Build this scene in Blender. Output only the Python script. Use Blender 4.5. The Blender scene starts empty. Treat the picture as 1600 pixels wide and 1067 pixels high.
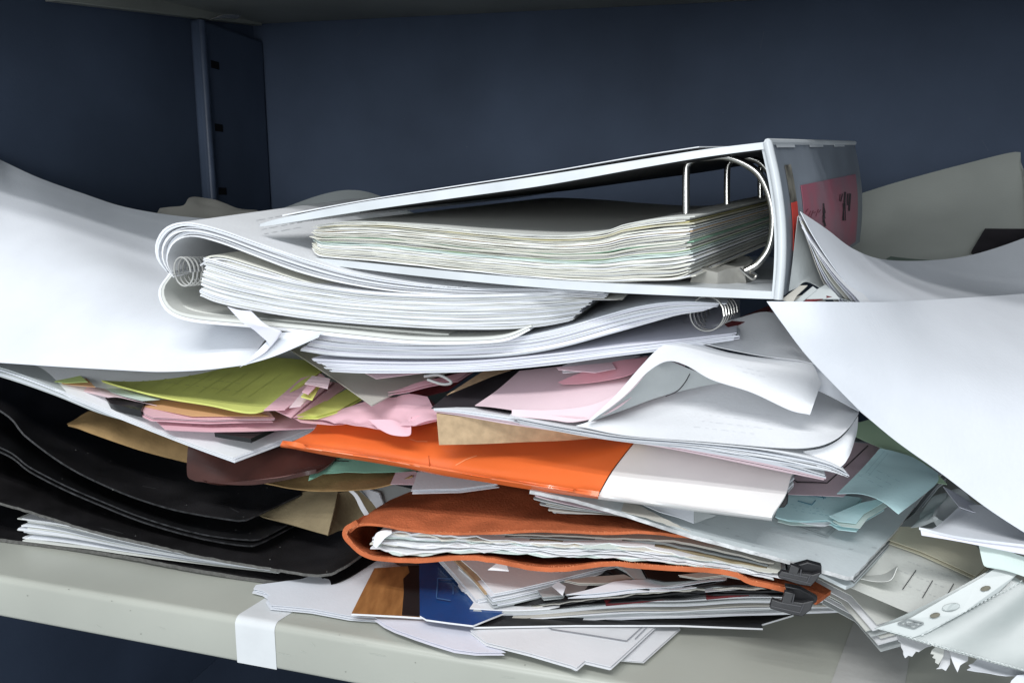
import bpy, math, random
import numpy as np
from mathutils import Vector, Matrix, noise
from mathutils.geometry import delaunay_2d_cdt
random.seed(7)
S = bpy.context.scene
COL = S.collection

# ------------------------------------------------------------------ camera
F = 1200.0                       # focal length in photo pixels (1600 wide)
PITCH = math.radians(10.07)
cam = bpy.data.cameras.new('camera'); co = bpy.data.objects.new('camera', cam); COL.objects.link(co)
cam.sensor_width = 36; cam.lens = 36 * F / 1600; cam.clip_start = 0.01; cam.clip_end = 50
co.location = (0, 0, 0); co.rotation_euler = (math.pi / 2 - PITCH, 0, 0)
S.camera = co

# ------------------------------------------------------------------ light
w = bpy.data.worlds.new('World'); S.world = w; w.use_nodes = True
bg = w.node_tree.nodes['Background']; bg.inputs[0].default_value = (0.84, 0.92, 1.0, 1); bg.inputs[1].default_value = 0.56
def area_lamp(name, loc, target, power, sx, sy, col):
    l = bpy.data.lights.new(name, 'AREA'); l.shape = 'RECTANGLE'; l.size = sx; l.size_y = sy
    l.energy = power; l.color = col
    o = bpy.data.objects.new(name, l); COL.objects.link(o); o.location = loc
    d = Vector(target) - Vector(loc); o.rotation_euler = d.to_track_quat('-Z', 'Y').to_euler()
    return o
area_lamp('ceiling_lamp', (-0.35, -0.40, 1.15), (0, 0.55, -0.1), 10.0, 1.4, 0.03, (0.98, 0.99, 1.0))
area_lamp('ceiling_lamp', (-0.35, -0.58, 1.15), (0, 0.55, -0.1), 10.0, 1.4, 0.03, (0.98, 0.99, 1.0))
area_lamp('window_like_fill_lamp', (-0.55, -1.1, 0.15), (0.25, 0.6, -0.12), 14.0, 0.8, 0.5, (0.93, 0.97, 1.0))  # added soft fill from the front left, not a real source
S.view_settings.view_transform = 'Standard'; S.view_settings.look = 'None'
S.view_settings.exposure = 0.0; S.view_settings.gamma = 1.0
S.cycles.max_bounces = 6; S.cycles.use_denoising = True

# ------------------------------------------------------------------ geometry of the place
cp, sp = math.cos(PITCH), math.sin(PITCH)
def ray(px, py):
    a = (px - 800) / F; b = (533.5 - py) / F
    return Vector((a, cp + b * sp, -sp + b * cp))
ZS = -0.25                                        # shelf surface
def Zp(px, py, z):
    r = ray(px, py); return r * (z / r.z)
_a = Zp(0, 902, ZS); _b = Zp(800, 1040, ZS)
U = (_b - _a).normalized(); V = Vector((-U.y, U.x, 0)); UP = Vector((0, 0, 1))
C0 = _a.dot(V)
def Pt(px, py, s):                                # the point seen there, s metres behind the shelf's front edge
    r = ray(px, py); p = r * ((C0 + s) / r.dot(V))
    if UC is not None and p.dot(U) < UC + 0.008: p = r * ((UC + 0.008) / r.dot(U))   # nothing passes the side wall
    return p
UC = None
def SZ(px, py, z): return uv(Zp(px, py, z))[1]
SB = 0.58
def uv(p): return p.dot(U), p.dot(V) - C0
def W(u, s, z): return U * u + V * (C0 + s) + UP * z

# ------------------------------------------------------------------ materials
MATS = {}
def mat(name, col, rough=0.6, bump=0.0, bscale=300, metal=0.0, trans=0.0, spec=0.3, var=0.04, vscale=30, coat=0.0, sub=0.0, alpha=1.0, stretch=None, tint=None):
    if name in MATS: return MATS[name]
    m = bpy.data.materials.new(name); m.use_nodes = True; nt = m.node_tree; N = nt.nodes; L = nt.links
    b = N['Principled BSDF']; b.inputs['Roughness'].default_value = rough; b.inputs['Metallic'].default_value = metal
    b.inputs['Specular IOR Level'].default_value = spec; b.inputs['Coat Weight'].default_value = coat
    b.inputs['Coat Roughness'].default_value = 0.12
    b.inputs['Transmission Weight'].default_value = trans; b.inputs['Alpha'].default_value = alpha
    tc = N.new('ShaderNodeTexCoord'); mp = N.new('ShaderNodeMapping'); L.new(tc.outputs['Object'], mp.inputs[0])
    if stretch: mp.inputs['Scale'].default_value = stretch
    n = N.new('ShaderNodeTexNoise'); n.inputs['Scale'].default_value = vscale; n.inputs['Detail'].default_value = 6
    L.new(mp.outputs[0], n.inputs[0])
    mx = N.new('ShaderNodeMix'); mx.data_type = 'RGBA'
    d = tint or [max(0, c * (1 - 3 * var)) for c in col]
    mx.inputs[6].default_value = (*d, 1); mx.inputs[7].default_value = (*[min(1, c * (1 + var)) for c in col], 1)
    rp = N.new('ShaderNodeMapRange'); rp.inputs[1].default_value = 0.3; rp.inputs[2].default_value = 0.7
    L.new(n.outputs[0], rp.inputs[0]); L.new(rp.outputs[0], mx.inputs[0]); L.new(mx.outputs[2], b.inputs['Base Color'])
    if bump:
        n2 = N.new('ShaderNodeTexNoise'); n2.inputs['Scale'].default_value = bscale; n2.inputs['Detail'].default_value = 4
        L.new(mp.outputs[0], n2.inputs[0]); bp = N.new('ShaderNodeBump'); bp.inputs['Strength'].default_value = bump; bp.inputs['Distance'].default_value = 0.001
        L.new(n2.outputs[0], bp.inputs['Height']); L.new(bp.outputs[0], b.inputs['Normal'])
    if sub:
        tr = N.new('ShaderNodeBsdfTranslucent'); ms = N.new('ShaderNodeMixShader'); ms.inputs[0].default_value = sub
        L.new(mx.outputs[2], tr.inputs[0]); L.new(b.outputs[0], ms.inputs[1]); L.new(tr.outputs[0], ms.inputs[2])
        L.new(ms.outputs[0], N['Material Output'].inputs[0])
    MATS[name] = m; return m
def paper(name, col, **k):
    k = {**dict(rough=0.75, bump=0.12, bscale=500, spec=0.15, var=0.02, vscale=25, sub=0.06), **k}
    return mat(name, col, **k)
white = paper('white_paper', (0.80, 0.81, 0.83))
cool = paper('cool_white_paper', (0.755, 0.78, 0.825))
lilac = paper('lilac_white_paper', (0.745, 0.745, 0.82))
cream = paper('cream_paper', (0.74, 0.73, 0.65))
off = paper('off_white_paper', (0.66, 0.67, 0.63))
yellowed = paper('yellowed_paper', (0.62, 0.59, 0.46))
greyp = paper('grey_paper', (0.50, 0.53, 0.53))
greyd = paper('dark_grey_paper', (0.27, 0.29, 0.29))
taupe = paper('taupe_paper', (0.52, 0.50, 0.45))
pink = paper('pink_paper', (0.80, 0.50, 0.56))
pinkl = paper('pale_pink_paper', (0.80, 0.62, 0.66))
pinkd = paper('mauve_form_paper', (0.70, 0.54, 0.59))
rose = paper('rose_pink_paper', (0.82, 0.44, 0.50))
yellow = paper('yellow_paper', (0.72, 0.76, 0.22), var=0.05)
lime = paper('lime_note_paper', (0.66, 0.78, 0.30))
ochre = paper('orange_paper', (0.72, 0.42, 0.22))
green = paper('green_paper', (0.30, 0.62, 0.47))
greenl = paper('pale_green_paper', (0.42, 0.58, 0.40))
mint = paper('mint_paper', (0.64, 0.74, 0.70))
blue = paper('pale_blue_paper', (0.60, 0.84, 0.86))
kraft = paper('kraft_paper', (0.31, 0.20, 0.09), var=0.08, vscale=60, bump=0.3, sub=0.0)
kraftl = paper('pale_kraft_paper', (0.50, 0.36, 0.22), var=0.07, vscale=200, bump=0.25, sub=0.0)
kraftg = paper('grey_kraft_paper', (0.25, 0.20, 0.12), var=0.08, vscale=60, bump=0.3, sub=0.0)
boardg = paper('grey_board', (0.58, 0.63, 0.64), var=0.03, sub=0)
bindw = mat('white_vinyl', (0.60, 0.63, 0.65), rough=0.35, spec=0.5, bump=0.05, bscale=200, var=0.05)
spinem = mat('grey_vinyl', (0.25, 0.28, 0.32), rough=0.4, spec=0.4, var=0.12, vscale=14, bump=0.1)
redl = mat('red_label', (0.36, 0.09, 0.13), rough=0.45, var=0.2, vscale=30, tint=(0.26, 0.17, 0.20))  # grey mottling in the red stands for a reflection on the label
redb = mat('bright_red_label', (0.75, 0.07, 0.05), rough=0.4, var=0.08)
scuff = mat('scuffed_label', (0.20, 0.19, 0.16), rough=0.7, var=0.3, vscale=90)
ink = mat('black_ink', (0.035, 0.03, 0.035), rough=0.6, var=0.2)
inkg = mat('grey_print', (0.30, 0.31, 0.34), rough=0.7, var=0.1)
inkb = mat('blue_print', (0.12, 0.34, 0.45), rough=0.7, var=0.1)
blackp = mat('black_board', (0.017, 0.016, 0.017), rough=0.42, spec=0.28, bump=0.25, bscale=900, var=0.2)
blackg = mat('black_gloss_plastic', (0.014, 0.014, 0.015), rough=0.32, spec=0.4, bump=0.05, bscale=300, var=0.15)
rawb = mat('raw_grey_board_edge', (0.13, 0.128, 0.12), rough=0.9, bump=0.8, bscale=700, var=0.12, vscale=300)
blackm = mat('black_metal', (0.016, 0.016, 0.018), rough=0.38, spec=0.5, bump=0.1, bscale=150, var=0.2)
orangeg = mat('orange_glossy_card', (0.78, 0.155, 0.035), rough=0.3, spec=0.5, coat=0.35, bump=0.12, bscale=45, var=0.05, vscale=16)
orangef = mat('orange_fibre_board', (0.52, 0.145, 0.06), rough=0.9, spec=0.1, bump=0.7, bscale=600, var=0.10, vscale=50)
whiteg = mat('white_glossy_card', (0.80, 0.80, 0.78), rough=0.28, spec=0.5, coat=0.2, bump=0.05, bscale=45, var=0.02)
maroon = mat('maroon_plastic', (0.06, 0.020, 0.015), rough=0.25, spec=0.5, bump=0.12, bscale=30, var=0.15)
darkred = mat('dark_red_card', (0.16, 0.02, 0.025), rough=0.6, var=0.2)
bluec = mat('deep_blue_cover', (0.008, 0.055, 0.20), rough=0.25, spec=0.5, coat=0.3, var=0.2, vscale=12)
wood = mat('wood_print', (0.34, 0.16, 0.055), rough=0.35, spec=0.4, var=0.18, vscale=30, stretch=(5, 1.2, 1), tint=(0.20, 0.085, 0.028))
shelfm = mat('beige_painted_steel', (0.41, 0.42, 0.37), rough=0.38, spec=0.45, bump=0.06, bscale=260, var=0.035, vscale=9)
topm = mat('beige_painted_steel_dusty', (0.36, 0.37, 0.33), rough=0.5, spec=0.3, var=0.06, vscale=8)
navy = mat('navy_painted_steel', (0.085, 0.113, 0.172), rough=0.62, spec=0.15, bump=0.10, bscale=420, var=0.10, vscale=5)
navyb = mat('navy_steel_edge', (0.075, 0.10, 0.155), rough=0.42, spec=0.35, bump=0.05, bscale=200, var=0.1)
hole = mat('slot_dark', (0.006, 0.006, 0.008), rough=0.9, var=0.1)
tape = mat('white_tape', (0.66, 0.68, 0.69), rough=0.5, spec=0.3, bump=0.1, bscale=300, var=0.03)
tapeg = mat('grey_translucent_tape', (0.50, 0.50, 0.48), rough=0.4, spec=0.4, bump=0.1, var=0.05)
steel = mat('nickel_steel', (0.62, 0.60, 0.56), rough=0.25, metal=1.0, var=0.04)
coilm = mat('white_plastic_coil', (0.44, 0.44, 0.42), rough=0.4, spec=0.4)
clearp = mat('cloudy_plastic', (0.70, 0.75, 0.75), rough=0.22, spec=0.6, alpha=0.42, bump=0.2, bscale=60)
sleevem = mat('pocket_plastic', (0.34, 0.38, 0.37), rough=0.25, spec=0.6, alpha=0.82, bump=0.15, bscale=40)
sleevew = mat('pocket_plastic_strip', (0.52, 0.56, 0.55), rough=0.3, spec=0.5, alpha=0.92)

# ------------------------------------------------------------------ helpers
GRP = {}
def tag(o, label, cat, group=None, kind=None):
    if label: o['label'] = label
    if cat: o['category'] = cat
    if group: o['group'] = group
    if kind: o['kind'] = kind
    return o
def mesh_obj(name, verts, faces, mats, mi=None, smooth=True, parent=None):
    me = bpy.data.meshes.new(name)
    c = sum((Vector(v) for v in verts), Vector()) / max(1, len(verts))
    base = parent.location.copy() if parent is not None and parent.type == 'EMPTY' else c
    if parent is not None and parent.type != 'EMPTY': base = Vector(parent['_o'])
    me.from_pydata([tuple(Vector(v) - base) for v in verts], [], faces)
    for m in (mats if isinstance(mats, (list, tuple)) else [mats]): me.materials.append(m)
    if mi is not None: me.polygons.foreach_set('material_index', mi)
    me.update()
    if smooth:
        me.polygons.foreach_set('use_smooth', [True] * len(me.polygons))
        me.set_sharp_from_angle(angle=math.radians(38))
    o = bpy.data.objects.new(name, me); COL.objects.link(o)
    if parent is None: o.location = base
    else: o.parent = parent
    o['_o'] = tuple(base)
    return o
def empty(name, loc, label, cat, group=None):
    o = bpy.data.objects.new(name, None); COL.objects.link(o); o.location = loc; o.empty_display_size = 0.02
    o['_o'] = tuple(loc)
    return tag(o, label, cat, group)
def cr(pts, k=6):
    """Catmull-Rom through the points (tuples of any size)"""
    P = [np.array(p, float) for p in pts]; n = len(P); out = []
    if n < 3: 
        return [tuple(P[0] + (P[-1] - P[0]) * i / k) for i in range(k + 1)]
    for i in range(n - 1):
        p0 = P[max(i - 1, 0)] if i else 2 * P[0] - P[1]; p1 = P[i]; p2 = P[i + 1]; p3 = P[i + 2] if i + 2 < n else 2 * P[-1] - P[-2]
        for j in range(k):
            t = j / k
            out.append(tuple(0.5 * (2 * p1 + (p2 - p0) * t + (2 * p0 - 5 * p1 + 4 * p2 - p3) * t * t + (3 * p1 - p0 - 3 * p2 + p3) * t ** 3)))
    out.append(tuple(P[-1])); return out
def resample(curve, n):
    P = np.array(curve, float); d = np.r_[0, np.cumsum(np.linalg.norm(np.diff(P, axis=0), axis=1))]
    t = np.linspace(0, d[-1], n)
    return np.stack([np.interp(t, d, P[:, k]) for k in range(P.shape[1])], 1)
def curve3(pts, n, s=None):
    pts = [(p[0], p[1], (p[2] if len(p) > 2 else s)) for p in pts]
    c = cr(pts, 8)
    return resample([tuple(Pt(*q)) for q in c], n)
def nz(p, fr, seed): return noise.noise(Vector((p[0] * fr + seed * 3.7, p[1] * fr + seed * 1.3, p[2] * fr)))
def crease(p, fr, seed):
    return 0.5 - abs(noise.noise(Vector((p[0] * fr + seed * 2.1, p[1] * fr - seed, p[2] * fr + 5.5))))

def stack(name, top, bot, n, L=0.2, dirn=None, dirR=None, s=0.03, N=48, mats=white, seed=0, jit=0.0006, ratio=0.72,
          wav=0.0, parent=None, label=None, cat=None, group=None, drop=0.0, ripple=0.0):
    """n leaves lying between two edge curves, each leaf a thin slab running back L metres"""
    rnd = random.Random(seed)
    A = curve3(top, N, s); B = curve3(bot, N, s)
    dl = (dirn or V).normalized(); dr = (dirR or dirn or V).normalized()
    ml = mats if isinstance(mats, (list, tuple)) else [mats]
    verts, faces, mi = [], [], []
    spacing = np.linalg.norm(A - B, axis=1) / max(n, 1)
    for i in range(n):
        f0 = i / n; f1 = (i + ratio) / n if n > 1 else ratio
        jo = rnd.gauss(0, jit); je = rnd.gauss(0, jit * 2); wr = rnd.random() * 50; js = rnd.gauss(0, jit * 1.5)
        top_l = A + (B - A) * f0; bot_l = A + (B - A) * f1
        if n > 1 and i > 0:
            h = wav * np.array([noise.noise(Vector((q * 0.13 + wr, i * 0.37, seed))) for q in range(N)])
            up = (A - B) / (np.linalg.norm(A - B, axis=1)[:, None] + 1e-9)
            top_l = top_l + up * (h * spacing)[:, None]; bot_l = bot_l + up * (h * spacing)[:, None]
        b0 = len(verts)
        for q in range(N):
            t = q / (N - 1); d = dl.lerp(dr, t).normalized()
            along = Vector(A[min(q + 1, N - 1)] - A[max(q - 1, 0)]).normalized()
            rag = ripple * noise.noise(Vector((q * 0.5, i * 1.7, seed)))
            off = d * (jo + rag) + along * (js * (1 if q in (0, N - 1) else 0.3))
            a = Vector(top_l[q]) + off; b = Vector(bot_l[q]) + off
            mid = L * 0.5; dn = UP * (-drop * 0.3)
            verts += [a, b, b + d * mid + dn, a + d * mid + dn, b + d * (L + je) - UP * drop, a + d * (L + je) - UP * drop]
        for q in range(N - 1):
            o, p = b0 + q * 6, b0 + (q + 1) * 6
            fs = [(o, o + 1, p + 1, p), (o + 1, o + 2, p + 2, p + 1), (o + 2, o + 4, p + 4, p + 2), (o + 4, o + 5, p + 5, p + 4),
                  (o + 5, o + 3, p + 3, p + 5), (o + 3, o, p, p + 3)]
            faces += fs; mi += [i % len(ml) if len(ml) != n else i] * 6
        for o, fl in ((b0, 0), (b0 + (N - 1) * 6, 1)):
            f = [(o, o + 3, o + 2, o + 1), (o + 3, o + 5, o + 4, o + 2)]
            faces += [x[::-1] for x in f] if fl else f; mi += [i % len(ml) if len(ml) != n else i] * 2
    o = mesh_obj(name, verts, faces, ml, mi, parent=parent)
    return tag(o, label, cat, group)

def tri_fill(pts, step):
    """2-D outline -> verts, triangles, boundary order"""
    P = []
    n = len(pts)
    for i in range(n):
        a, b = np.array(pts[i]), np.array(pts[(i + 1) % n]); k = max(1, int(np.linalg.norm(b - a) / step))
        P += [tuple(a + (b - a) * j / k) for j in range(k)]
    m = len(P)
    xs = [p[0] for p in P]; ys = [p[1] for p in P]
    def inside(x, y):
        c = False; j = m - 1
        for i in range(m):
            if (P[i][1] > y) != (P[j][1] > y) and x < (P[j][0] - P[i][0]) * (y - P[i][1]) / (P[j][1] - P[i][1]) + P[i][0]: c = not c
            j = i
        return c
    inn = []; Pa = np.array(P); y = min(ys) + step / 2; r = 0
    while y < max(ys):
        x = min(xs) + (step / 2 if r % 2 else step)
        while x < max(xs):
            if inside(x, y) and np.min(np.hypot(Pa[:, 0] - x, Pa[:, 1] - y)) > step * 0.45: inn.append((x, y))
            x += step
        y += step * 0.87; r += 1
    vs = [Vector(p) for p in P + inn]
    out = delaunay_2d_cdt(vs, [(i, (i + 1) % m) for i in range(m)], [], 1, 1e-7)
    ov, oe, of = out[0], out[1], out[2]
    tris = []
    for f in of:
        c = sum((ov[i] for i in f), Vector((0, 0))) / len(f)
        if inside(c.x, c.y): tris.append(tuple(f))
    return [tuple(v) for v in ov], tris
def finish_sheet(name, tops, tris, thick, mats, parent, down=None, edge_mat=None):
    """closed thin solid under the surface 'tops'"""
    n = len(tops); T = [Vector(t) for t in tops]
    nr = [Vector() for _ in T]
    for f in tris:
        a, b, c = T[f[0]], T[f[1]], T[f[2]]; k = (b - a).cross(c - a)
        for i in f: nr[i] += k
    tot = sum(nr, Vector())
    fl = (down is None and tot.dot(T[0]) > 0) or (down is not None and tot.dot(down) > 0)   # the seen side looks at the camera
    if fl: tris = [f[::-1] for f in tris]; nr = [-k for k in nr]
    bots = [T[i] - (nr[i].normalized() if nr[i].length > 0 else UP) * thick for i in range(n)]
    edges = {}
    for f in tris:
        for i in range(len(f)):
            e = (f[i], f[(i + 1) % len(f)]); edges[e] = edges.get(e, 0) + 1
    faces = list(tris) + [tuple(i + n for i in f[::-1]) for f in tris]; mi = [0] * len(faces)
    for (a, b) in edges:
        if (b, a) not in edges:
            faces.append((b, a, a + n, b + n)); mi.append(1 if edge_mat else 0)
    m = [mats] if not isinstance(mats, list) else mats
    if edge_mat: m = m + [edge_mat]
    return mesh_obj(name, T + bots, faces, m, mi, parent=parent)

def plane_of(anchor, rise):
    a = Pt(*anchor) if len(anchor) == 3 else Vector(anchor[1])
    nrm = (UP - U * rise[0] - V * rise[1]).normalized()
    return a, nrm
def hit(px, py, pl, smax=0.36):
    p = hit0(px, py, pl, smax); a = pl[0]; u_ = max(p.dot(U), UC + 0.008); s_ = min(p.dot(V) - C0, smax)
    q = W(u_, s_, 0); q.z = a.z - ((q - a).dot(pl[1]) - (0 - a.z) * pl[1].z) / pl[1].z; return q
def hit0(px, py, pl, smax):
    r = ray(px, py); d = r.dot(pl[1])
    if abs(d) > 1e-6:
        p = r * (pl[0].dot(pl[1]) / d)
        if p.y > 0 and p.dot(V) - C0 < smax: return p
    return Pt(px, py, smax)
def flat(name, pts, anchor, rise, m, label=None, cat=None, group=None, n=1, gap=0.0006, jit=0.001, wr=(0, 10, 0), cz=0.0, thick=0.0003,
         parent=None, step=None, smooth=0, edge_mat=None, lift=0.0, smax=0.36, rag=0.0):
    """sheet (or n sheets) lying in one tilted plane, its outline given where the photo shows it"""
    pl = plane_of(anchor, rise); N_ = pl[1]
    if smooth:
        q = cr(list(pts) + [pts[0]], smooth)[:-1]
    else: q = pts
    H = [hit(p[0], p[1], pl, smax) for p in q]
    X = (U - N_ * U.dot(N_)).normalized(); Y = N_.cross(X).normalized(); o0 = pl[0]
    P2 = [((h - o0).dot(X), (h - o0).dot(Y)) for h in H]
    HZ = [(h - o0).dot(N_) for h in H]
    P2a = np.array(P2)
    ext = max(P2a.max(0) - P2a.min(0)); st = step or max(0.006, ext / 40)
    if rag:
        QQ = []
        for i in range(len(P2)):
            a = np.array(P2[i]); b = np.array(P2[(i + 1) % len(P2)]); k = max(1, int(np.linalg.norm(b - a) / 0.003))
            nn = np.array([-(b - a)[1], (b - a)[0]]); nn = nn / (np.linalg.norm(nn) + 1e-9)
            for j in range(k):
                p = a + (b - a) * j / k; QQ.append(tuple(p + nn * rag * noise.noise(Vector((p[0] * 260, p[1] * 260, 1)))))
        P2f = QQ
    else: P2f = P2
    ov, tr = tri_fill(P2f, st)
    allv, allf, ali = [], [], []
    rnd = random.Random(len(pts) * 13 + int(q[0][0]))
    ml = m if isinstance(m, list) else [m]
    res = None
    hz = np.array(HZ); hasz = np.abs(hz).max() > 1e-5
    tops = []
    for (x, y) in ov:
        p = o0 + X * x + Y * y
        if hasz:
            d = np.hypot(P2a[:, 0] - x, P2a[:, 1] - y) + 1e-5; ww = d ** -3; p = p + N_ * float((ww * hz).sum() / ww.sum())
        dz = wr[0] * nz(p, wr[1], wr[2]) + (cz * crease(p, wr[1] * 2.2, wr[2]) if cz else 0)
        tops.append(p + N_ * (dz + lift))
    if n == 1:
        o = finish_sheet(name, tops, tr, thick, ml if len(ml) > 1 else ml[0], parent, down=-N_, edge_mat=edge_mat)
        return tag(o, label, cat, group)
    nv = len(tops)
    trs = tr
    bnd = {}
    for f in trs:
        for i in range(len(f)): bnd[(f[i], f[(i + 1) % len(f)])] = 1
    for k in range(n):
        jx, jy, jr = (rnd.gauss(0, jit), rnd.gauss(0, jit), rnd.gauss(0, jit * 3)) if k else (0, 0, 0)
        c = sum(tops, Vector()) / nv
        R = Matrix.Rotation(jr, 3, N_)
        tk = [c + R @ (t - c) + X * jx + Y * jy - N_ * (gap * k) for t in tops]
        bk = [t - N_ * thick for t in tk]
        b = len(allv); allv += tk + bk
        fs = [tuple(i + b for i in f) for f in trs] + [tuple(i + b + nv for i in f[::-1]) for f in trs]
        fs += [(bb + b, a + b, a + b + nv, bb + b + nv) for (a, bb) in bnd if (bb, a) not in bnd]
        allf += fs; ali += [k % len(ml)] * len(fs)
    o = mesh_obj(name, allv, allf, ml, ali, parent=parent)
    return tag(o, label, cat, group)

def patch(name, rows, m, label=None, cat=None, group=None, res=(28, 28), thick=0.0003, wr=(0, 10, 0), cz=0.0, parent=None, edge_mat=None, k=8, n=1, off=None):
    """curved sheet through a grid of seen points (px, py, s)"""
    R = [resample([tuple(Pt(*q)) for q in cr(r, k)], res[0]) for r in rows]
    cols = [resample(cr([tuple(R[j][i]) for j in range(len(R))], k) if len(R) > 2 else [tuple(R[0][i]), tuple(R[1][i])], res[1]) for i in range(res[0])]
    nx, ny = res
    tops = [Vector(cols[i][j]) for j in range(ny) for i in range(nx)]
    fs = [(j * nx + i, j * nx + i + 1, (j + 1) * nx + i + 1, (j + 1) * nx + i) for j in range(ny - 1) for i in range(nx - 1)]
    if wr[0] or cz:
        T = tops; out = []
        for j in range(ny):
            for i in range(nx):
                a = T[j * nx + min(i + 1, nx - 1)] - T[j * nx + max(i - 1, 0)]; b = T[min(j + 1, ny - 1) * nx + i] - T[max(j - 1, 0) * nx + i]
                nn = a.cross(b).normalized(); p = T[j * nx + i]
                out.append(p + nn * (wr[0] * nz(p, wr[1], wr[2]) + cz * crease(p, wr[1] * 2.2, wr[2])))
        tops = out
    o = finish_sheet(name, tops, fs, thick, m, parent, edge_mat=edge_mat)
    return tag(o, label, cat, group)

def tube(name, pts3, r, m, parent=None, seg=8, k=8, label=None, cat=None, caps=True):
    P = [Vector(p) for p in cr([tuple(q) for q in pts3], k)] if k else [Vector(q) for q in pts3]
    verts, faces = [], []
    prev = None
    for i, p in enumerate(P):
        t = (P[min(i + 1, len(P) - 1)] - P[max(i - 1, 0)]).normalized()
        if prev is None: a = t.orthogonal().normalized()
        else: a = (prev - t * prev.dot(t)).normalized()
        prev = a; b = t.cross(a)
        for j in range(seg):
            g = 2 * math.pi * j / seg; verts.append(p + (a * math.cos(g) + b * math.sin(g)) * r)
    for i in range(len(P) - 1):
        for j in range(seg):
            faces.append((i * seg + j, i * seg + (j + 1) % seg, (i + 1) * seg + (j + 1) % seg, (i + 1) * seg + j))
    faces.append(tuple(range(seg))[::-1]); faces.append(tuple((len(P) - 1) * seg + j for j in range(seg)))
    return tag(mesh_obj(name, verts, faces, m, parent=parent), label, cat)
def prism(name, poly3, d, m, parent=None, bev=0.0, label=None, cat=None):
    """solid: polygon of 3-D points swept by the vector d"""
    n = len(poly3); v = [Vector(p) for p in poly3]; v2 = [p + d for p in v]
    faces = [tuple(range(n)), tuple(range(2 * n - 1, n - 1, -1))] + [((i + 1) % n, i, i + n, (i + 1) % n + n) for i in range(n)]
    o = mesh_obj(name, v + v2, faces, m, smooth=bool(bev), parent=parent)
    import bmesh
    bm = bmesh.new(); bm.from_mesh(o.data); bmesh.ops.recalc_face_normals(bm, faces=bm.faces)
    if bev: bmesh.ops.bevel(bm, geom=bm.edges[:], offset=bev, segments=2, affect='EDGES', profile=0.6)
    bm.to_mesh(o.data); bm.free()
    return tag(o, label, cat)
def wbox(name, u0, u1, s0, s1, z0, z1, m, parent=None, bev=0.0, label=None, cat=None):
    return prism(name, [W(u0, s0, z0), W(u1, s0, z0), W(u1, s1, z0), W(u0, s1, z0)], UP * (z1 - z0), m, parent, bev, label, cat)

def mark(parent, lines_, wd, m, name='print', lift=0.00025, sub=6.0):
    """thin marks (print, scratches, rules) laid on the surface of a built object where the photo shows them"""
    base = Vector(parent['_o']) if '_o' in parent else parent.location
    v, f = [], []
    def on(px, py):
        r = ray(px, py).normalized(); ok, loc, n, i = parent.ray_cast(-base, r)
        if not ok: return None
        if n.dot(r) > 0: n = -n
        return loc + base + n * lift
    for ln in lines_:
        w_ = ln[2] if len(ln) > 2 and not isinstance(ln[2], (tuple, list)) else wd
        pts = [p for p in ln if isinstance(p, (tuple, list))]
        P = []
        for a, c in zip(pts, pts[1:]):
            k = max(1, int(math.hypot(c[0] - a[0], c[1] - a[1]) / sub))
            P += [(a[0] + (c[0] - a[0]) * i / k, a[1] + (c[1] - a[1]) * i / k) for i in range(k)]
        P.append(pts[-1]); prev = None
        for i, p in enumerate(P):
            a = P[max(i - 1, 0)]; c = P[min(i + 1, len(P) - 1)]; dx, dy = c[0] - a[0], c[1] - a[1]; l = math.hypot(dx, dy) or 1
            q0 = on(p[0] - dy / l * w_ / 2, p[1] + dx / l * w_ / 2); q1 = on(p[0] + dy / l * w_ / 2, p[1] - dx / l * w_ / 2)
            if q0 is None or q1 is None or (q0 - q1).length > 0.02: prev = None; continue
            b_ = len(v); v += [q0, q1]
            if prev is not None and (v[prev] - q0).length < 0.03: f.append((prev, prev + 1, b_ + 1, b_))
            prev = b_
    if f: return mesh_obj(name, v, f, m, parent=parent)
def text_rows(x0, y0, x1, y1, n, dx, dy, seed=1, word=(5, 16), gap=(3, 6)):
    """rows of broken dashes standing for print too small to read"""
    rnd = random.Random(seed); out = []
    for k in range(n):
        ax, ay = x0 + dx * k, y0 + dy * k; L_ = math.hypot(x1 - x0, y1 - y0) * rnd.uniform(.6, 1); t = 0
        ux, uy = (x1 - x0) / math.hypot(x1 - x0, y1 - y0), (y1 - y0) / math.hypot(x1 - x0, y1 - y0)
        while t < L_:
            w_ = rnd.uniform(*word); out.append([(ax + ux * t, ay + uy * t), (ax + ux * min(L_, t + w_), ay + uy * min(L_, t + w_))]); t += w_ + rnd.uniform(*gap)
    return out
def find(text):
    for o in S.objects:
        if text in str(o.get('label', '')): return o
# ================================================================== the cabinet
uc = uv(Pt(405, 200, SB))[0]                    # where the side wall meets the back
ur = uc + 1.02; UC = uc
zt = Pt(405, 38, SB).z
cab = empty('metal_cabinet', W(uc, SB, ZS), 'dark navy painted steel cabinet interior behind the piles of paper', 'cabinet')
wbox('back_panel', uc, ur, SB, SB + 0.004, ZS - 0.35, zt + 0.2, navy, cab)
wbox('side_panel', uc - 0.004, uc - 0.0005, -0.02, SB + 0.004, ZS - 0.35, zt + 0.2, navy, cab)
wbox('side_panel', ur + 0.0005, ur + 0.004, 0.0, SB + 0.004, ZS - 0.35, zt + 0.2, navy, cab)
wbox('floor_panel', uc, ur, 0.0, SB - 0.001, ZS - 0.352, ZS - 0.346, navy, cab)
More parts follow.
